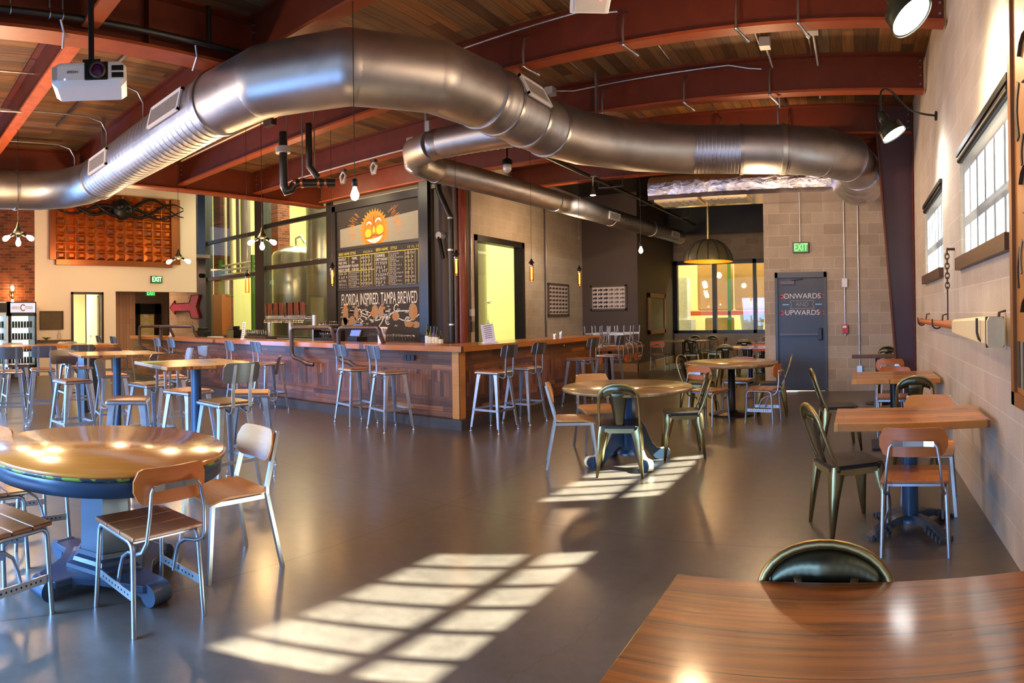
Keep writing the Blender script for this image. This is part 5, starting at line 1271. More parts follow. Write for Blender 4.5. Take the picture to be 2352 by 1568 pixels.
frame_pic('portrait print with a dark repeated pattern on the block wall beyond the bar', (BX + .01, (qa[1] + qb[1]) / 2, (qa[2] + qb[2]) / 2), FACE_E, qb[1] - qa[1], qa[2] - qb[2] + .12, 'poster_frame', 'poster_light', grid_fn(6, 7, False), ['poster_dark'])
qa = atY(1357, 656, 14.84); qb = atY(1441, 712, 14.84)
frame_pic('landscape print of small repeated black and white figures on the charcoal wall', ((qa[0] + qb[0]) / 2, 14.84, (qa[2] + qb[2]) / 2), FACE_S, qb[0] - qa[0], qa[2] - qb[2], 'poster_frame', 'poster_light', grid_fn(6, 5, True), ['poster_dark', 'carve_grey'])
qa = atX(1487, 668, -5.44); qb = atX(1527, 768, -5.44)
frame_pic('wood framed slate chalkboard on the side of the dark alcove wall', (-5.445, (qa[1] + qb[1]) / 2, (qa[2] + qb[2]) / 2), FACE_E, abs(qb[1] - qa[1]), qa[2] - qb[2] - .1, 'picture_wood', 'slate', None, None, 'slate_board', 'board', None, .12)
qa = atX(91, 714, LX); qb = atX(145, 756, LX)
def swirl(k, w2, h2):
    for i in range(4): stroke_ = [(w2 * (.22 - .04 * i) * math.cos(R(a)), h2 * (.3 - .05 * i) * math.sin(R(a))) for a in range(0, 361, 30)]; [k.prism([(x0, y0 - .012), (x1, y1 - .012), (x1, y1 + .012), (x0, y0 + .012)], .02, .0215) for (x0, y0), (x1, y1) in zip(stroke_, stroke_[1:])]
frame_pic('dark brown painting on the white wall right of the fridges', (LX + .01, (qa[1] + qb[1]) / 2, (qa[2] + qb[2]) / 2), FACE_E, qb[1] - qa[1], qa[2] - qb[2], 'painting_dark', 'painting_dark', swirl, ['brown_trim'], 'painting', 'painting', None, .03)

# ---------------------------------------------------------------- exit signs, arrow, copper wall piece
def exit_sign(label, loc, rot, w_=.32, h=.2, mt='exit_green', px=None):
    t = thing('exit_sign', label, 'exit sign', loc, 0, None, rot)
    k = MB(); k.bx(-w_ / 2, w_ / 2, -h / 2, h / 2, 0, .05); k.build('sign_case', 'frame_black', t, bevel=.008)
    k = MB(); k.bx(-w_ / 2 + .025, w_ / 2 - .025, -h / 2 + .015, h / 2 - .015, .05, .053); k.build('sign_face', 'exit_dark', t)
    text('exit_lettering', 'EXIT', h * .98, mt, t, (0, 0, .056), (0, 0, 0), .002, 'CENTER', w_ * .80 / (h * .98 * 1.95))
emit('exit_dark', (.03, .5, .06), .5)
q = atY(1840, 569, DY); exit_sign('green EXIT sign on the block wall above the grey exit door', (q[0], DY - .01, q[2]), FACE_S, .30, .19)
q = atX(358, 642, LX); exit_sign('green EXIT sign high on the white wall under the copper piece', (LX + .01, q[1], q[2]), FACE_E, .36, .2, 'exit_white')
q = atX(345, 673, -17.5); exit_sign('green EXIT sign hanging in the recess below the white wall', (-17.5, q[1], q[2]), FACE_E, .34, .2)
x = on_line(1840, DY - .03); k = MB(); k.cyl((x, DY - .025, atY(1840, 556, DY)[2]), (x, DY - .025, 3.5), .012, n=8); tag(k.build('conduit_pipe', 'conduit_grey'), 'short vertical conduit above the EXIT sign over the exit door', 'conduit')
for px, z0, lb2 in ((1941, 1.0, 'vertical conduit with switch and alarm right of the exit door'), (1973, .72, 'vertical conduit ending in a low outlet box right of the exit door')):
    x = on_line(px, DY); t = thing('conduit_pipe', lb2, 'conduit', (x, DY, 0)); k = MB(); k.cyl((0, -.02, z0), (0, -.02, 3.5), .014, n=8); k.build('pipe', 'conduit_grey', t)
    if px == 1941:
        k = MB(); k.bx(-.05, .05, -.05, 0, 1.88, 2.04); k.build('switch_plate', 'white_plastic', t, bevel=.005); z = atY(1941, 755, DY)[2]
        k = MB(); k.bx(-.055, .055, -.06, 0, z - .08, z + .08); k.build('alarm_pull', 'fire_red', t, bevel=.006); k = MB(); k.bx(-.045, .02, -.064, -.06, z + .02, z + .06); k.build('alarm_label', 'white_plastic', t)
    else: k = MB(); k.bx(-.05, .05, -.06, 0, .34 - .0, .46); k.cyl((0, -.02, .46), (0, -.02, .72), .014, n=8); k.build('outlet_box', 'aluminium', t, bevel=.005)
# tour arrow
q = atY(430, 705, BY - .05); x0 = atY(397, 705, BY)[0]; x1 = atY(465, 705, BY)[0]; L = x1 - x0
t = thing('arrow_sign', 'red arrow-shaped TOUR sign pointing left on the block wall', 'sign', (x0, BY - .06, q[2]), 0, None, FACE_S)
h = .36; pts = [(0, 0), (L * .18, h * .62), (L * .18, h * .33), (L * .68, h * .36), (L * .74, h), (L, h), (L * .9, 0), (L, -h), (L * .74, -h), (L * .68, -h * .36), (L * .18, -h * .33), (L * .18, -h * .62)]
k = MB(); k.prism(pts, 0, .05); k.build('sign_panel', 'sign_red', t)
k = MB(); k.tube([(x, y, .052) for x, y in pts], .014, 6, closed=True); k.build('sign_border', 'carve_dark', t)
text('sign_lettering', 'TOUR', .27, 'sign_text', t, (L * .44, 0, .052), (0, 0, 0), .002, 'CENTER', 1.3)
# copper wall piece
ya = atX(112, 600, LX)[1]; yb2 = atX(410, 600, LX)[1]; z0 = (atX(130, 612, LX)[2] + atX(390, 612, LX)[2]) / 2; z1 = 4.9
yi0 = atX(126, 600, LX)[1]; yi1 = atX(390, 600, LX)[1]; zi = z0 + .14
t = thing('copper_wall_piece', 'large quilted copper panel with a black iron creature high on the white wall', 'artwork', (LX + .02, 0, 0))
k = MB(); k.bx(0, .05, yi0, yi1, zi, z1); k.build('backing', 'copper_mural', t)
k = MB(); k.bx(0, .1, ya, yi0, zi, z1); k.bx(0, .1, yi1, yb2, zi - .05, z1); k.bx(0, .12, yi0, yi1, z0, zi); k.build('ribbed_border', 'copper_rib', t)
k = MB(); nc, nr = 12, 8; cw = (yi1 - yi0) / nc; rh = (4.9 - zi) / nr * 1.0
for i in range(nc):
    for j in range(nr):
        y0, z0_ = yi0 + i * cw, zi + j * rh; b = .03; d_ = .05; e = .05 + .035 * ((i * 7 + j * 3) % 3) / 2
        k.cur = 0 if (i + j * 5) % 4 else 1
        k.add([(d_, y0 + .01, z0_ + .01), (d_, y0 + cw - .01, z0_ + .01), (d_, y0 + cw - .01, z0_ + rh - .01), (d_, y0 + .01, z0_ + rh - .01), (d_ + e, y0 + cw * .32, z0_ + rh * .32), (d_ + e, y0 + cw * .68, z0_ + rh * .32), (d_ + e, y0 + cw * .68, z0_ + rh * .68), (d_ + e, y0 + cw * .32, z0_ + rh * .68)],
              [(0, 1, 5, 4), (1, 2, 6, 5), (2, 3, 7, 6), (3, 0, 4, 7), (4, 5, 6, 7)], False)
k.build('quilted_tiles', ['copper_mural', 'copper_rib'], t)
k = MB(); cy, cz = (yi0 + yi1) / 2 + .15, atX(275, 492, LX)[2]
for s in range(6):
    sg = 1 if s % 2 else -1; o_ = .25 * (s // 2)
    k.tube([(.2, cy + sg * u * 1.9, cz + .16 * math.sin(u * 6 + s) * (1 + o_) + o_ * .3 + .08 * u) for u in [i / 12 for i in range(13)]], [.06 - .045 * i / 12 for i in range(13)], 8)
k.ball((.2, cy, cz + .1), .14, .3, .3); k.ball((.32, cy - .12, cz + .15), .05, .1, .1); k.ball((.32, cy + .14, cz + .05), .05, .1, .1); k.build('iron_creature', 'iron_black', t)

# ---------------------------------------------------------------- fridges, shelf
def fridge(px0, px1, label, dark):
    X0 = LX + .75; y0 = atX(px0, 780, X0)[1]; y1 = atX(px1, 780, X0)[1]; W = y1 - y0; H = 1.93
    t = thing('drinks_fridge', label, 'fridge', (LX + .05, y0, 0), 0, 'glass-front fridges')
    k = MB(); k.bx(0, .68, 0, .04, 0, H); k.bx(0, .68, W - .04, W, 0, H); k.bx(0, .04, 0, W, 0, H); k.bx(0, .68, 0, W, 0, .30); k.bx(0, .68, 0, W, H - .30, H); k.build('cabinet', 'iron_black' if dark else 'fridge_white', t)
    k = MB(); k.bx(.04, .05, .05, W - .05, .3, H - .3); k.build('lit_back', 'fridge_glow', t)
    k = MB()
    for y in (0, W - .05): k.bx(.68, .71, y, y + .05, .3, H - .3)
    k.bx(.68, .71, 0, W, .3, .35); k.bx(.68, .71, 0, W, H - .36, H - .3); k.build('door_frame', 'iron_black' if dark else 'fridge_white', t)
    k = MB(); k.bx(.685, .69, .05, W - .05, .35, H - .36); k.build('door_glass', 'pane_glass', t)
    k = MB(); k.bx(.68, .70, .03, W - .03, H - .27, H - .03); hd = k.build('header_panel', 'fridge_sign' if dark else 'iron_black', t)
    k = MB(); k.tube([(.705, W / 2 + .06 * math.cos(R(a)), H - .15 + .075 * math.sin(R(a))) for a in range(40, 321, 20)], .016, 6); k.build('header_emblem', 'chalk_white' if not dark else 'chalk_orange', hd)
    k = MB()
    if dark:
        for j in range(2):
            for i in range(6): y = W * (.08 + .5 * j) + i * W * .05; k.bx(.70, .704, y, y + W * .035, H - .19, H - .11)
        k.build('header_lettering', 'chalk_white', hd)
    for s in range(4):
        z = .38 + s * .3
        k = MB(); k.bx(.06, .66, .04, W - .04, z - .015, z); sh = k.build('shelf', 'fridge_white', t)
    k = MB(); k.bx(.0, .69, .1, W - .1, .05, .25); k.build('grille', 'rail_grey', t)
    return t, y0, W
t1 = fridge(22, 84, 'black drinks fridge with lit header beside the white wall', True)
t2 = fridge(-44, 19, 'white framed drinks fridge at the left edge of the view', False)
o = None
for fi, (t_, y0, W) in enumerate((t1, t2)):
    for s in range(4):
        for i in range(7):
            loc = (LX + .05 + .58, y0 + .12 + i * (W - .24) / 6, .38 + s * .3 + .001)
            if o is None:
                k = MB(); k.lathe([(.028, 0), (.033, .008), (.033, .145), (.026, .16)], n=12); o = k.build('drink_can', 'bottle_dark'); o.location = loc; tag(o, 'dark can in the row inside the black fridge', 'can', 'cans in the black fridge')
            else:
                c2 = o.copy(); col.objects.link(c2); c2.location = loc
                if fi: c2['label'] = 'dark can inside the white framed fridge'; c2['group'] = 'cans in the white fridge'
qa = atX(88, 781, LX + .12); qb = atX(162, 779, LX + .12)
t = thing('wall_shelf', 'thin wooden shelf on a bracket below the dark brown painting', 'shelf', (LX, qa[1], qa[2]))
k = MB(); k.bx(0, .3, 0, qb[1] - qa[1], -.03, 0); k.build('shelf_board', 'brown_trim', t); k = MB(); k.tube([(.02, (qb[1] - qa[1]) * .78, -.03), (.02, (qb[1] - qa[1]) * .78, -.25)], .012); k.tube([(.02, (qb[1] - qa[1]) * .78, -.25), (.24, (qb[1] - qa[1]) * .78, -.03)], .012); k.build('bracket', 'iron_black', t)
k = MB()
for i in range(7): k.tube([(.15, .1 * 1, 0), (.15 + .06 * math.cos(i), .12 + .06 * math.sin(i * 1.7), .06), (.15 + .1 * math.cos(i), .12 + .12 * math.sin(i * 1.7), .07)], [.012, .014, .003], 6)
o = k.build('air_plant', 'plant_green'); o.location = (LX, qa[1] + .1, qa[2]); tag(o, 'small green plant on the thin shelf', 'plant')
k = MB(); k.lathe([(.05, 0), (.06, .02), (.06, .14), (.03, .2), (.03, .24)], n=16, caps=False); o = k.build('glass_jug', 'cup_glass'); o.location = (LX + .15, atX(136, 770, LX + .15)[1], qa[2]); tag(o, 'clear glass jug on the thin shelf', 'jug')
# warehouse contents
def plainthing(name, label, cat, mat, fn, group=None, loc=(0, 0, 0), bevel=0):
    k = MB(); fn(k); o = k.build(name, mat, bevel=bevel); o.location = loc; return tag(o, label, cat, group)
plainthing('shrink_wrapped_pallet', 'tall wrapped tan pallet in the left pane of the alcove window', 'pallet', 'bag_tan', lambda k: k.bx(-5.3, -4.25, 20.2, 21.2, 1.55, 3.2), bevel=.06)
plainthing('shrink_wrapped_pallet', 'tall wrapped tan pallet in the middle pane of the alcove window', 'pallet', 'bag_tan', lambda k: k.bx(-4.05, -2.7, 20.2, 21.2, 1.55, 3.3), bevel=.06)
plainthing('kraft_pallet', 'lower pale pallet under the orange rack beam', 'pallet', 'box_kraft', lambda k: k.bx(-5.0, -4.2, 20.0, 21.0, 0.0, 1.3), bevel=.05)
plainthing('white_crates', 'white tubs low in the middle alcove pane', 'tub', 'crate_white', lambda k: k.lathe([(.28, .5), (.4, 1.4)], (-3.3, 19.35, 0), 20))
plainthing('white_crates', 'stack of blue-white crates low in the left alcove pane', 'crates', 'crate_white', lambda k: (k.bx(-5.75, -5.25, 19.2, 19.75, 0, 1.25), k.bx(-5.75, -5.4, 19.3, 19.7, 1.25, 2.6)))
t = thing('pallet_rack', 'orange steel pallet rack seen through the alcove window', 'rack')
k = MB()
for z in (1.38, 3.3): k.bx(-6.2, -.8, 19.9, 19.98, z, z + .13)
k.build('rack_beam', 'rack_orange', t); k = MB(); k.bx(-4.2, -4.1, 19.9, 20.0, 0, 4); k.build('rack_post', 'green_trim', t); k = MB(); k.bx(-6.2, -.8, 20.0, 21.3, 1.48, 1.54); k.build('rack_deck', 'box_kraft', t)
plainthing('barrel', 'big dark barrel end in the right of the alcove window', 'barrel', 'painting_dark', lambda k: (k.cyl((-2.35, 19.0, 2.1), (-2.35, 19.7, 2.1), .42, n=32), k.bx(-2.6, -2.1, 19.1, 19.6, 0, 1.72)))
# brewery contents
def tank(label, x, y, r_, z0, zt):
    t = thing('brewing_tank', label, 'tank', (x, y, 0), 0, 'steel brewing tanks')
    k = MB(); k.lathe([(r_ * .3, z0 - .5), (r_, z0), (r_, zt), (r_ * .93, zt + .12), (r_ * .4, zt + .3), (0, zt + .34)], n=40); k.build('tank_shell', 'steel_tank', t)
    k = MB(); k.lathe([(r_ + .012, zt * .55), (r_ + .02, zt * .55 + .03), (r_ + .012, zt * .55 + .06)], n=40, caps=False); k.build('weld_band', 'chrome', t)
    for a in range(3): k = MB(); aa = R(120 * a + 30); k.cyl((r_ * .8 * math.cos(aa), r_ * .8 * math.sin(aa), 0), (r_ * .8 * math.cos(aa), r_ * .8 * math.sin(aa), z0), .05, n=12); k.build('tank_leg', 'aluminium', t)
    k = MB(); k.tube([(0, 0, zt + .3), (0, 0, zt + .55), (.25, 0, zt + .6), (.45, 0, zt + .35)], .04, 10); k.build('tank_valve', 'chrome', t)
D = 12.2
tank('steel tank with pipework on its domed top, seen through the tall glass', on_line(682, D), D, .78, .8, atY(682, 588, D)[2])
tank('tallest steel tank at the right of the brewery glass, beside the chalkboard', on_line(754, 12.0), 12.0, .62, .8, 5.6)
tank('pale steel tank behind the yellow window in the block wall', -8.55, 11.7, .55, .7, 5.2)
D = 11.0
for i, (px, r_, z0, z1, mt) in enumerate(((519, .05, 2.9, 6.5, 'cream_paint'), (528, .05, 2.9, 6.5, 'rail_grey'), (535, .05, 2.9, 6.5, 'cream_paint'), (548, .06, 2.8, 6.5, 'rail_grey'), (566, .16, 2.9, 6.5, 'soffit_grey'), (518, .14, 0, 3.2, 'white_plastic'))):
    x = on_line(px, D); k = MB(); k.cyl((0, 0, z0), (0, 0, z1), r_, n=14); o = k.build('process_pipe', mt); o.location = (x, D, 0); tag(o, ['thin cream vertical pipe leftmost in the brewery glass', 'thin grey vertical pipe beside the leftmost cream one', 'second thin cream vertical pipe in the brewery glass', 'grey vertical pipe right of the second cream pipe', 'dark hanging cylinder in the left brewery pane', 'fat white pipe standing in the left brewery pane'][i], 'pipe', 'brewery pipes')
t = thing('brewery_pump', 'stainless pump skid with curved hoses low in the yellow window', 'pump', (-10.6, 14.6, 0))
k = MB(); k.bx(-.5, .5, -.3, .3, .4, 1.3); k.cyl((-.3, 0, 1.3), (-.3, 0, 1.75), .16, n=16); k.build('pump_body', 'steel_tank', t)
k = MB(); k.tube([(.3, 0, 1.2), (.45, 0, 1.7), (.7, 0, 1.75), (.8, 0, 1.2), (.7, 0, .6)], .04, 10); k.cyl((-.6, .1, 1.85), (.8, .1, 1.85), .05, n=12); k.build('pump_hoses', 'aluminium', t)
for x in (-.5, .5): k = MB(); k.bx(x - .05, x + .05, -.3, -.2, 0, .45); k.build('pump_leg', 'rail_grey', t)
t = thing('pipe_gantry', 'cream horizontal pipes on a steel gantry behind the left brewery pane', 'pipes')
k = MB(); x0 = on_line(520, D); x1 = on_line(600, D)
for z in (2.75, 2.9, 3.05, 3.2): k.cyl((x0, D - .2, z), (x1, D - .2, z), .035, n=8)
k.build('horizontal_pipes', 'cream_paint', t); 
for x in (x0, x1 - .1): k = MB(); k.bx(x, x + .08, D - .3, D - .1, 0, 3.4); k.build('gantry_post', 'green_trim', t)
plainthing('brick_pier', 'reddish brick pier behind the left edge of the brewery glass', 'pier', 'brick_x', lambda k: k.bx(on_line(498, 10.9), on_line(513, 10.9), 10.8, 11.3, 0, 6.4))
plainthing('brick_pier', 'dark brick pier behind the middle brewery pane', 'pier', 'brick_x', lambda k: k.bx(on_line(612, 12.2), on_line(640, 12.2), 12.2, 12.7, 0, 6.4))
plainthing('orange_cabinet', 'orange brown cabinet low in the left brewery pane', 'cabinet', 'orange_panel', lambda k: k.bx(on_line(487, 10.5), on_line(516, 10.5), 10.4, 10.75, 0, 2.25))

# ---------------------------------------------------------------- lamps
def bulb(parent, c, d=(0, 0, -1), s=1.0, amber=False, glow='bulb_glow'):
    """pear bulb hanging along d, c = top of its socket"""
    d = Vector(d).normalized(); q = d.to_track_quat('Z', 'Y').to_matrix().to_4x4(); T = Matrix.Translation(c) @ q
    k = MB(); k.T = T; k.lathe([(.0, 0), (.02 * s, 0), (.024 * s, .02 * s), (.024 * s, .06 * s), (.018 * s, .065 * s)], n=14); so = k.build('socket', 'iron_black', parent)
    k = MB(); k.T = T
    k.lathe([(.014 * s, .06 * s), (.018 * s, .08 * s), (.034 * s, .12 * s), (.036 * s, .14 * s), (.028 * s, .165 * s), (.01 * s, .178 * s), (0, .18 * s)], n=18, caps=False)
    k.build('bulb', glow, parent)
def pendant_bulb(px, py, dist, label, s=1.0, power=12, group=None, cat='pendant lamp'):
    p = atD(px, py, dist); top = p + Vector((0, 0, .12 * s)); t = thing('pendant_bulb', label, cat, (p.x, p.y, p.z), 0, group)
    bulb(t, (0, 0, .13 * s), s=s); k = MB(); k.cyl((0, 0, .13 * s), (0, 0, ZC - p.z), .0035, n=6); k.build('cord', 'black_paint', t)
    k = MB(); k.lathe([(.05, 0), (.05, .015), (.02, .03)], (0, 0, ZC - p.z - .03), 16); k.build('ceiling_rose', 'black_paint', t)
    point('bulb_light', (p.x, p.y, p.z - .13 * s), power, WARM, .03)
pendant_bulb(815, 447, 5.2, 'single bare pear bulb on a long black cord in front of the chalkboard', 1.0, 22)
pendant_bulb(1472, 575, 10.5, 'single bare bulb glowing in front of the dark alcove wall', 1.0, 14)
def cluster(px, py, dist, label, n=3, power=30, zt=ZC):
    p = atD(px, py, dist); t = thing('cluster_pendant', label, 'pendant lamp', (p.x, p.y, p.z), 0, 'bulb cluster pendants')
    k = MB(); k.lathe([(.02, .02), (.07, .05), (.07, .07), (.03, .13), (.012, .2)], n=20); k.build('cluster_holder', 'dark_brass', t)
    k = MB(); k.cyl((0, 0, .2), (0, 0, zt - p.z), .004, n=6); k.build('cord', 'black_paint', t)
    side = Vector((p.y, -p.x, 0)).normalized()
    for i in range(n):
        a = (i / (n - 1) - .5) * 2; d = (side * a * 1.0 + Vector((p.x, p.y, 0)).normalized() * (-.3 if i % 2 else .25) + Vector((0, 0, -.5 - .5 * (1 - abs(a)))))
        bulb(t, Vector((0, 0, .04)) + side * a * .05, d, 1.05)
    point('cluster_or_fill_light', (p.x, p.y, p.z - .16), power, WARM, .1)
cluster(42, 543, 8.6, 'cluster of three glowing bulbs in front of the brick wall at the left', 3, 60)
cluster(602, 553, 9.3, 'cluster of three glowing bulbs in front of the brewery glass', 3, 55)
cluster(410, 598, 11.0, 'cluster of two glowing bulbs at the lower right corner of the copper piece', 2, 45)
def tube_pendant(px, py, dist, label):
    p = atD(px, py, dist); t = thing('tube_pendant', label, 'pendant lamp', (p.x, p.y, p.z), 0, 'amber tube pendants')
    k = MB(); k.lathe([(.012, .22), (.02, .19), (.045, .165), (.045, .155), (.025, .155), (.025, .12)], n=18); k.build('cap', 'iron_black', t)
    k = MB(); k.lathe([(.033, .13), (.033, -.11), (.0, -.115)], n=18, caps=False); k.build('amber_tube', 'amber_glass', t)
    k = MB(); k.cyl((0, 0, .1), (0, 0, -.09), .012, n=10); k.build('glowing_filament', 'bulb_amber', t)
    k = MB(); k.cyl((0, 0, .2), (0, 0, ZC - p.z), .003, n=6); k.build('cord', 'black_paint', t)
    point('tube_light', (p.x, p.y, p.z - .15), 4, AMB, .03)
tube_pendant(763, 637, 9.0, 'amber tube pendant at the left edge of the big chalkboard')
tube_pendant(1048, 612, 8.2, 'amber tube pendant in front of the red painted column')
tube_pendant(1221, 628, 9.4, 'amber tube pendant right of the yellow window, above the short bar')
tube_pendant(1331, 640, 10.6, 'amber tube pendant near the end of the block wall, left of the charcoal wall')
tube_pendant(568, 655, 9.1, 'amber tube pendant in front of the left brewery pane')
# dome pendant
p = atD(1627, 600, 12.0); t = thing('dome_pendant', 'large ribbed bronze dome lamp with gold inside hanging before the alcove', 'pendant lamp', (p.x, p.y, p.z))
prof = [(.48, .0), (.465, .1), (.41, .21), (.315, .32), (.19, .39), (.06, .42)]
k = MB(); k.lathe(prof, n=48, caps=False); k.build('dome_shade', 'shade_bronze', t)
k = MB(); k.lathe([(r_ - .012, z - .008) for r_, z in prof], n=48, caps=False); k.build('gold_lining', 'gold_leaf', t)
k = MB()
for i in range(14): a = 2 * PI * i / 14; k.tube([((r_ + .004) * math.cos(a), (r_ + .004) * math.sin(a), z) for r_, z in prof], .008, 6)
k.build('ribs', 'black_paint', t)
k = MB(); k.cyl((0, 0, .39), (0, 0, ZC - p.z), .022, n=12); k.build('stem', 'brass_sheet', t)
point('dome_light', (p.x, p.y, p.z + .16), 34, (1, .6, .25), .06)
# sconce
q = atX(27, 678, LX + .02); t = thing('wall_sconce', 'twin bare-bulb sconce on the brick wall above the black fridge', 'sconce', (LX, q[1], q[2]))
k = MB(); k.cyl((0, 0, 0), (.05, 0, 0), .05, n=16); k.bx(.05, .12, -.02, .02, -.02, .02); k.build('backplate', 'iron_black', t)
bulb(t, (.1, 0, .02), (0, 0, 1), 1.3); bulb(t, (.1, 0, -.02), (0, 0, -1), 1.3)
point('sconce_light', (LX + .25, q[1], q[2]), 16, AMB, .06)
# gooseneck lamps
def goose(wy, wz, head, aim, label, power, facem='lamp_face', s=1.0, big=1.0, mat='lamp_green'):
    """bracket on the right wall at y=wy, z=wz; head = neck end; aim = direction the lamp faces"""
    t = thing('gooseneck_lamp', label, 'wall lamp', (XR, wy, wz), 0, 'gooseneck wall lamps')
    h = Vector(head) - Vector((XR, wy, wz)); a = Vector(aim).normalized()
    k = MB(); k.cyl((0, 0, 0), (-.02, 0, 0), .05, n=18); k.build('wall_plate', mat, t)
    k = MB(); top = h - a * (.0) ; L = -h.x
    zt_h = max(.2, h.z + .14)
    key = [(0, 0, 0), (-L * .3, h.y * .25, 0), (-L * .5, h.y * .45, .02), (-L * .66, h.y * .65, zt_h * .5), (-L * .82, h.y * .85, zt_h * .95), (-L * .94, h.y * .97, zt_h), (h.x - .01, h.y, zt_h * .8), (h.x, h.y, h.z)]
    for _ in range(2):
        nk = [key[0]]
        for u_, v_ in zip(key, key[1:]): nk += [tuple(.75 * a_ + .25 * b_ for a_, b_ in zip(u_, v_)), tuple(.25 * a_ + .75 * b_ for a_, b_ in zip(u_, v_))]
        key = nk + [key[-1]]
    k.tube(key, .011, 10); k.build('gooseneck_arm', mat, t)
    q = a.to_track_quat('Z', 'Y').to_matrix().to_4x4(); T = Matrix.Translation(h) @ q; r_ = .14 * big
    k = MB(); k.T = T; k.lathe([(.03, -.02), (.045, .0), (.055, .06), (.06 * big, .10), (r_ * .6, .115), (r_ * .95, .15), (r_, .20), (r_ * 1.08, .255)], n=36, caps=False); k.build('lamp_shade', mat, t)
    k = MB(); k.T = T; k.lathe([(r_ * 1.0, .245), (0, .25)], n=36, caps=False); k.build('lit_face', facem, t)
    w_ = Vector((XR, wy, wz)) + h + a * .29
    spot('gooseneck_light', w_, w_ + a, power, (1, .74, .42) if facem == 'lamp_face' else (1, .97, .92), 140, 1.0, .12)
g0 = atX(2152, 266, XR)
hd = atD(2024, 262, 6.35)
goose(g0[1], g0[2], hd, (.5, -.12, -.85), 'gooseneck lamp on the right wall between the windows, cool white face', 55, 'lamp_face_cool', 1, .9)
h2 = atD(2038, -25, 3.9)
goose(3.8, 3.5, (h2[0], h2[1], h2[2]), (.58, -.22, -.78), 'nearest gooseneck lamp, cut by the top edge, with a big glowing face', 100, 'lamp_face', 1, 1.0)
# track spots
def track_spot(px, py, dist, label, aim, power, ang=50):
    p = atD(px, py, dist); t = thing('spot_lamp', label, 'spotlight', (p.x, p.y, p.z), 0, 'small ceiling spotlights')
    k = MB(); k.lathe([(.055, 0), (.055, .02), (.03, .09), (.022, .16)], n=18); k.build('spot_body', 'rail_grey', t)
    k = MB(); k.lathe([(.05, -.004), (0, -.006)], n=18, caps=False); k.build('lit_face', 'spot_face', t)
    k = MB(); k.tube([(0, 0, .15), (0, 0, .3), (.03, 0, .34)], .01, 8); k.bx(-.04, .08, -.02, .02, .33, .37); k.build('yoke', 'conduit_grey', t)
    spot('spot_light', (p.x, p.y, p.z - .03), aim, power, (1, .88, .68), ang, .8, .04)
track_spot(941, 380, 8.3, 'lit spotlight just left of the branch duct elbow, above the chalkboard', (-9.0, 9.6, 2.9), 160, 75)
track_spot(1362, 448, 11.2, 'lit spotlight over the short bar side washing the block wall', (-7.0, 13.6, 2.6), 140, 60)
for px, py, lb2 in ((858, 390, 'unlit twin spot on the conduit above the chalkboard, right one'), (788, 412, 'unlit twin spot on the conduit above the chalkboard, left one')):
    p = atD(px, py, 9.3); t = thing('spot_lamp', lb2, 'spotlight', (p.x, p.y, p.z), 0, 'small ceiling spotlights')
    for sx in (-1, 1): k = MB(); k.tube([(0, 0, .12), (sx * .06, 0, .05), (sx * .01, 0, -.06)], [.014, .016, .03], 10); k.build('spot_head', 'grille_grey', t)
    k = MB(); k.bx(-.05, .05, -.03, .03, .11, .15); k.build('mounting_box', 'rail_grey', t)
spot('board_wash', (-8.6, 7.6, 4.3), (-8.8, 9.6, 3.2), 130, (1, .82, .55), 100, .8, .05)
spot('board_wash', (-10.2, 7.8, 4.3), (-10.2, 9.6, 3.4), 90, (1, .78, .45), 100, .8, .05)

# ---------------------------------------------------------------- projector, ceiling box, cameras, pipes
p = atD(207, 186, 4.6)
yaw = math.atan2(-(-p.x), -p.y) if False else math.atan2(p.x, -p.y) * 1 
t = thing('projector', 'white ceiling projector with black mount and round lens', 'projector', (p.x, p.y, p.z), math.atan2(-p.x, p.y) - R(4))
k = MB(); pl = []
for x, y in ((-.27, -.12), (-.22, -.16), (.24, -.16), (.27, -.12), (.27, .2), (-.27, .2)): pl.append((x, y))
vs = [(x * .86, y * .85, -.085) for x, y in pl] + [(x, y, -.05) for x, y in pl] + [(x, y, .05) for x, y in pl] + [(x * .92, y * .95, .08) for x, y in pl]
k.add(vs, [tuple(range(6))[::-1], tuple(range(18, 24))] + [(j * 6 + i, j * 6 + (i + 1) % 6, (j + 1) * 6 + (i + 1) % 6, (j + 1) * 6 + i) for j in range(3) for i in range(6)]); k.build('case', 'white_plastic', t, bevel=.012)
k = MB(); k.bx(-.03, .14, -.168, -.15, -.055, .075); k.build('lens_recess', 'iron_black', t, bevel=.02)
k = MB(); k.T = Matrix.Translation((.065, -.165, .01)) @ Matrix.Rotation(R(90), 4, 'X'); k.lathe([(.058, 0), (.06, .02), (.045, .03), (.042, .02)], n=28, caps=False); k.cur = 1; k.lathe([(.044, .012), (.02, .02), (0, .022)], n=28, caps=False); k.build('lens', ['rail_grey', 'lens_purple'], t)
k = MB(); k.bx(.165, .25, -.166, -.155, .01, .045); k.bx(.165, .25, -.166, -.155, -.04, -.005); k.build('exhaust_vents', 'iron_black', t)
k = MB(); k.bx(-.265, -.2, -.155, -.12, -.04, .05); k.build('side_vent', 'grille_grey', t)
text('brand_lettering', 'EPSON', .026, 'rail_grey', t, (-.115, -.164, .005), (R(90), 0, 0), .001)
k = MB(); k.cyl((-.17, -.163, -.045), (-.17, -.168, -.045), .005, n=8); k.build('status_led', 'led_blue', t)
k = MB(); k.bx(-.13, .12, -.06, .1, .08, .10); k.bx(-.05, .08, -.05, .06, .10, .14); k.cyl((.01, 0, .13), (.01, 0, ZC - .02 - p.z), .022, n=14); k.build('ceiling_mount', 'iron_black', t)
k = MB(); k.lathe([(.10, 0), (.10, .02), (.06, .03)], (.01, 0, ZC - .04 - p.z), 24); k.build('mount_plate', 'brass_sheet', t)
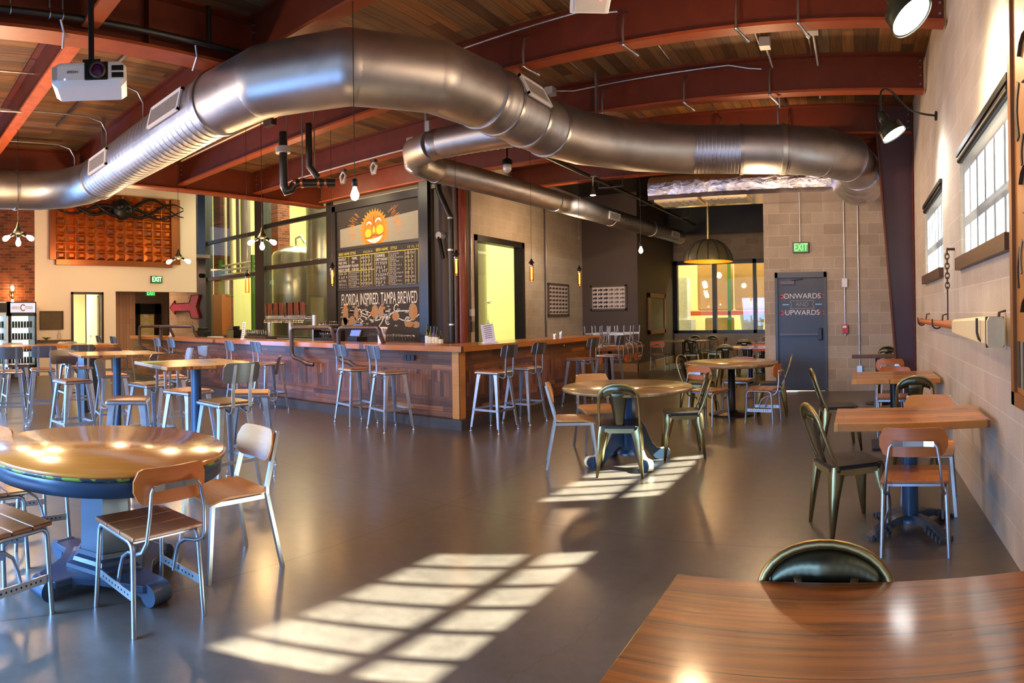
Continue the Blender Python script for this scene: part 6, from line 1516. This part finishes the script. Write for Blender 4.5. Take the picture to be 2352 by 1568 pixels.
p = atD(1356, 17, 3.75); t = thing('access_point', 'white square ceiling box with a small red light', 'ceiling box', (p.x, p.y, p.z + .02), R(28))
k = MB(); k.bx(-.12, .12, -.12, .12, 0, .04); k.build('box_body', 'white_plastic', t, bevel=.006)
k = MB(); k.bx(-.095, .095, -.095, .095, -.003, 0); k.build('box_face', 'beam_box_white', t); k = MB(); k.bx(.05, .065, -.06, -.05, -.006, -.003); k.build('status_light', 'led_red', t); k = MB(); k.cyl((0, 0, .04), (0, 0, ZC - p.z - .02), .012, n=8); k.build('mount_rod', 'conduit_grey', t)
p = atD(1165, 382, 8.4); t = thing('dome_camera', 'small white dome camera hanging above the branch duct', 'camera', (p.x, p.y, p.z)); k = MB(); k.ball((0, 0, -.02), .06, .06, .07, 18, 10); k.build('camera_dome', 'grille_grey', t)
k = MB(); k.lathe([(.07, .02), (.07, .08), (.02, .11)], n=20); k.cyl((0, 0, .1), (0, 0, ZC - p.z), .012, n=8); k.build('camera_mount', 'iron_black', t)
p = atY(462, 633, BY - .1); k = MB(); k.ball((0, 0, 0), .07, .09, .07, 16, 8); k.bx(-.03, .03, 0, .1, -.03, .03); o = k.build('wall_camera', 'iron_black'); o.location = p; tag(o, 'small black camera on the block wall left of the brewery glass', 'camera')
# black water pipe along the near girder
t = thing('sprinkler_pipe', 'long black pipe running along the bottom of the near girder', 'pipe')
k = MB(); k.tube([(-5.22, -5, 4.12), (-5.22, 3.55, 4.12)], .03, 14); k.build('pipe', 'black_paint', t)
k = MB(); k.tube([(-5.22, 3.1, 4.12), (-5.22, 3.1, 4.5)], .025, 12); k.build('riser', 'black_paint', t)
for y in (1.15, 1.5, 1.62): k = MB(); k.cyl((-5.21, y, 4.17), (-5.21, y, 4.5), .009, n=8); k.tube([(-5.22 + .036 * math.cos(R(a)), y, 4.12 + .036 * math.sin(R(a))) for a in range(0, 360, 45)], .006, 6, closed=True); k.build('pipe_hanger', 'conduit_grey', t)
for y in (.8, 1.6, 2.95): k = MB(); k.tube([(-5.22, y, 4.09), (-5.28, y + .05, 4.0), (-5.42, y + .08, 3.93)], .012, 8); k.build('sprinkler_drop', 'conduit_grey', t)
# second sprinkler pipe on the right, toward the alcove
t = thing('sprinkler_pipe', 'black pipe slanting toward the alcove above the branch duct', 'pipe')
a, b = atZ(1325, 392, 3.95), atZ(1595, 516, 3.95)
k = MB(); k.tube([(a.x, a.y - 1.2, 3.95), (a.x, a.y, 3.95), (b.x, b.y, 3.95)], .035, 12); k.build('pipe', 'black_paint', t)
for f_ in (.2, .5, .8): q = a.lerp(b, f_); k = MB(); k.tube([(q.x - .25, q.y, 4.1), (q.x - .25, q.y, 3.93), (q.x + .25, q.y, 3.93), (q.x + .25, q.y, 4.15)], .02, 8); k.build('sprinkler_loop', 'rail_grey', t)
# drain pipes over the board
t = thing('drain_pipe', 'black drain pipe with trap and clamps hanging above the brewery glass', 'pipe', (0, 0, 0)); d0 = 8.3
P3 = [atD(650, 355, d0), atD(652, 428, d0), atD(658, 440, d0), atD(668, 436, d0), atD(675, 424, d0), atD(690, 420, d0), atD(770, 420, d0)]
k = MB(); k.tube([P3[0] + Vector((0, 0, .3))] + P3, .055, 12); k.build('pipe', 'black_pipe_paint', t)
k = MB(); k.cyl(P3[0] + Vector((0, 0, .02)), P3[0] + Vector((0, 0, .10)), .10, n=20); k.build('pipe_collar', 'grille_grey', t)
for px in (680, 695, 734, 750): q = atD(px, 420, d0); k = MB(); k.cyl(q - Vector((.02, .01, 0)), q + Vector((.02, .01, 0)), .065, n=14); k.build('pipe_clamp', 'copper_rib', t)
for px in (660, 695, 723): q = atD(px, 418, d0); k = MB(); k.cyl(q, (q.x, q.y, ZC), .008, n=6); k.build('hanger_rod', 'conduit_grey', t)
P4 = [atD(709, 318, d0), atD(710, 382, d0), atD(730, 408, d0)]; t = thing('drain_pipe', 'second black drain pipe dropping right of the one with the trap', 'pipe'); k = MB(); k.tube([P4[0] + Vector((0, 0, .2))] + P4, .045, 12); k.build('pipe', 'black_pipe_paint', t)
# galvanised conduits draped over the beams on the right
def drape(y, xs, label):
    """branch line: runs along the deck in y, drops in front of a purlin and kicks forward under its flange"""
    t = thing('conduit_drop', label, 'conduit', (xs, y, 0), 0, 'conduits draped over the beams')
    k = MB(); k.tube([(0, 1.62, 4.50), (0, .25, 4.50), (0, .05, 4.46), (0, -.10, 4.36), (0, -.13, 4.22), (0, -.13, 4.07)], .013, 8); k.build('conduit', 'conduit_grey', t)
    k = MB(); k.ball((0, -.13, 4.06), .022, n=10, m=6); k.tube([(0, -.13, 4.06), (.02, -.1, 4.04), (.07, .03, 4.02)], .014, 8); k.cyl((.065, .02, 4.022), (.08, .06, 4.016), .02, n=10); k.build('sprinkler_head', 'conduit_grey', t)
for y, px, nm in ((3.68, 0, ''), (5.78, 1210, 'left'), (5.78, 1440, 'second'), (5.78, 1700, 'third'), (5.78, 1843, 'right'), (7.58, 1390, 'left'), (7.58, 1578, 'middle'), (7.58, 1775, 'right'), (9.4, 1505, 'left'), (9.4, 1660, 'middle'), (9.4, 1815, 'right')):
    if not nm: continue
    drape(y, on_line(px, y - .13), {5.78: 'conduit hooking under the front right beam, the %s one', 7.58: 'conduit hooking under the second right beam, the %s one', 9.4: 'conduit dropping behind the end of the main duct, the %s one'}[y] % nm)
for y, x0, x1, lb2 in ((7.36, -3.9, -1.1, 'thin conduit running along the second right beam'), (6.2, -1.2, .83, 'thin conduit running across the deck between the right beams to the wall'), (5.55, -4.8, -2.2, 'thin conduit along the front right beam left of the ceiling box')):
    t = thing('conduit_run', lb2, 'conduit', (0, y, 0)); k = MB(); pth = [(x0, 0, 4.42 if y < 6 else 4.44), (x0 + .35, 0, 4.38), (x1 - .4, 0, 4.42), (x1 - .15, 0, 4.36), (x1, 0, 4.34)]; k.tube(pth, .013, 8); k.build('conduit', 'conduit_grey', t)
    k = MB(); k.bx(x0 - .06, x0 + .06, -.06, .06, 4.38, 4.48); k.build('junction_box', 'grille_grey', t)
for px, py, y, lb2 in ((1866, 68, 6.25, 'grey junction box on the deck right of the front beam conduits'), (1757, 102, 6.3, 'grey junction box on the deck left of the other one')):
    p = atZ(px, py, 4.45); k = MB(); k.bx(-.06, .06, -.06, .06, -.04, .06); k.tube([(0, 0, 0), (0, 1.2, -.02), (0, 1.28, -.3)], .012, 8); o = k.build('junction_box', 'grille_grey'); o.location = p; tag(o, lb2, 'junction box', 'junction boxes')
# conduits on the left deck
for i, (y0, x, lb2) in enumerate(((2.3, -7.2, 'conduit bending down toward the duct, nearest the projector'), (2.3, -8.5, 'conduit bending down toward the duct, middle of three'), (2.3, -10.0, 'conduit bending down toward the duct, farthest from the projector'))):
    t = thing('conduit_run', lb2, 'conduit', (x, 0, 0), 0, 'conduits over the spiral duct')
    k = MB(); k.tube([(0, 1.2, 4.40), (0, 3.0, 4.40), (0, 3.22, 4.34), (0, 3.3, 4.2), (0, 3.3, 4.0)], .013, 8); k.build('conduit', 'conduit_grey', t)
    k = MB(); k.tube([(0, 1.25, 4.4), (-.1, 1.15, 4.1), (-.15, 1.3, 3.98), (-.15, 1.75, 3.98)], .013, 8); k.build('conduit_drop', 'conduit_grey', t)
t = thing('strut_rail', 'dark steel strut running below the deck behind the projector', 'rail', (0, 2.75, 0)); k = MB(); k.bx(-9.2, -5.6, -.02, .02, 4.43, 4.47); k.build('strut', 'rail_grey', t)
t = thing('conduit_run', 'long pale conduit on the beam behind the big elbow', 'conduit', (0, 5.5, 0)); k = MB(); k.tube([(-10.3, 0, 4.42), (-5.6, 0, 4.42)], .015, 8); k.build('conduit', 'cream_paint', t); k = MB(); k.bx(-7.6, -7.4, -.05, .05, 4.32, 4.46); k.build('junction_box', 'rail_grey', t)
t = thing('conduit_run', 'conduit with spot fittings along the beam before the chalkboard', 'conduit', (0, 7.35, 0)); k = MB(); k.tube([(-9.6, 0, 4.05), (-9.2, 0, 4.08), (-6.3, 0, 4.08)], .014, 8); k.build('conduit', 'grille_grey', t)

# ---------------------------------------------------------------- right wall decoration
t = thing('hanging_paddle', 'old wooden paddle with chipped cream blade held on hooks on the right wall', 'paddle', (XR - .1, 0, 0))
ya = atX(2116, 738, XR - .1); yb_ = atX(2196, 745, XR - .1); yc = atX(2288, 760, XR - .1)
za = (ya[2] + yb_[2]) / 2
k = MB(); k.tube([(0, ya[1], ya[2] + .005), (0, ya[1] - .1, ya[2] + .004), (0, yb_[1], za)], [.034, .026, .033], 16); k.ball((0, ya[1] - .02, ya[2] + .005), .04, .06, .04, 16, 8); k.build('handle', 'orange_wood', t)
k = MB(); secs = ((yb_[1] + .02, .032, .03), (yb_[1] - .12, .05, .055), (yc[1] + .25, .055, .085), (yc[1], .05, .085)); vs = []
for y, wx, hz in secs: vs += [(wx * a, y, za - .005 + hz * b_) for a, b_ in ((1, -.75), (1, .75), (.75, 1), (-.75, 1), (-1, .75), (-1, -.75), (-.75, -1), (.75, -1))]
k.add(vs, [(j * 8 + i, j * 8 + (i + 1) % 8, (j + 1) * 8 + (i + 1) % 8, (j + 1) * 8 + i) for j in range(3) for i in range(8)] + [tuple(range(24, 32))]); k.build('blade', 'cream_paint', t)
k = MB(); k.bx(-.052, .052, yc[1] + .03, yc[1] + .05, za - .092, za + .082); k.build('worn_band', 'brown_trim', t)
for i, y in enumerate((ya[1] - .05, (ya[1] + yb_[1]) / 2 - .15, yc[1] + .18)):
    k = MB(); r_ = .045 if i < 2 else .075; z_ = za - .01
    k.tube([(.1, y, z_ + r_ + .05), (.06, y, z_ + r_ + .04), (.05, y, z_)] + [(r_ * math.cos(R(a)) * 1.0, y, z_ + r_ * math.sin(R(a))) for a in range(0, -181, -30)] + [(-r_, y, z_ + r_ * 1.1)], .008, 8); k.build('wall_hook', 'rust_chain', t)
t = thing('hanging_chain', 'rusty chain with a long rod hanging on the wall between window and paddle', 'chain', (XR - .07, 0, 0))
c0 = atX(2175, 572, XR - .07); c1 = atX(2175, 672, XR - .07); c2 = atX(2180, 735, XR - .07)
n = 9
for i in range(n):
    z = c0[2] + (c1[2] - c0[2]) * (i + .5) / n; hh_ = (c0[2] - c1[2]) / n * .72
    k = MB(); ax = i % 2
    k.tube([((.018 * math.cos(R(a)) if ax else 0), c0[1] + (0 if ax else .018 * math.cos(R(a))), z + hh_ * math.sin(R(a))) for a in range(0, 360, 45)], .0055, 6, closed=True); k.build('chain_link', 'rust_chain', t)
k = MB(); k.cyl((0, c0[1], c1[2] + .02), (0, c0[1], c2[2]), .007, n=8); k.build('rod', 'rust_chain', t); k = MB(); k.tube([(0, c0[1], c0[2]), (.07, c0[1], c0[2])], .012, 8); k.build('wall_nail', 'rust_chain', t)
# tall carved wood mural
m0 = atX(2327, 600, XR - .04); zb = atX(2333, 928, XR - .04)[2]
t = thing('carved_wall_panel', 'tall carved wood mural board in a brown frame at the right edge', 'artwork', (XR - .04, m0[1], zb))
Hh = 3.95 - zb
k = MB(); k.bx(0, .035, -2.2, 0, 0, Hh); b = k.build('planked_board', 'mural_plank', t)
k = MB(); k.bx(-.02, .035, -.06, .0, 0, Hh); k.bx(-.02, .035, -2.2, 0, 0, .07); k.build('frame', 'picture_wood', t)
k = MB(); random.seed(5)
for i in range(90):
    y = -random.uniform(.12, 1.6); z = random.uniform(.35, Hh - .2); L_ = random.uniform(.08, .3); a = random.uniform(.9, 2.2); k.cur = random.choice((0, 0, 1))
    pts = [(-.004, y + L_ * .35 * math.sin(a + j * .5) * j / 4, z + L_ * j / 4) for j in range(5)]
    k.tube(pts, 0, flat=(.022 if i % 3 else .045, .006, (0, 1, .1)))
for i in range(26): z = .1; y = -.09 - i * .06; k.cur = i % 2; k.bx(-.006, 0, y - .045, y, z, z + .24)
for i in range(9):
    zc = .45 + i * .32; yy = -.32 - .25 * (i % 2); k.cur = i % 2; k.tube([(-.006, yy + .12 * math.cos(R(a)), zc + .12 * math.sin(R(a))) for a in range(20, 320, 30)], 0, flat=(.03, .006, (1, 0, 0)))
k.build('carving', ['carve_dark', 'carve_grey'], b)
# plastic container and bits on the high tables
p = atZ(398, 815, 1.07); t = thing('plastic_tub', 'clear plastic tub standing on the nearest high table', 'tub', (-5.2, 3.0, 1.07)); k = MB(); k.lathe([(.055, 0), (.07, .12), (.068, .12), (.052, .005)], n=4, smooth=False, caps=False); k.build('tub_body', 'cup_glass', t)
# seatbox at the hall: lime stain
k = MB(); k.bx(-.09, .09, -.1, .1, 0, .0012); o = k.build('paint_stain', 'lime_paint'); o.location = (-4.98, 2.36, 1.0705); tag(o, 'lime green paint mark on the corner of the nearest high table', 'paint mark')
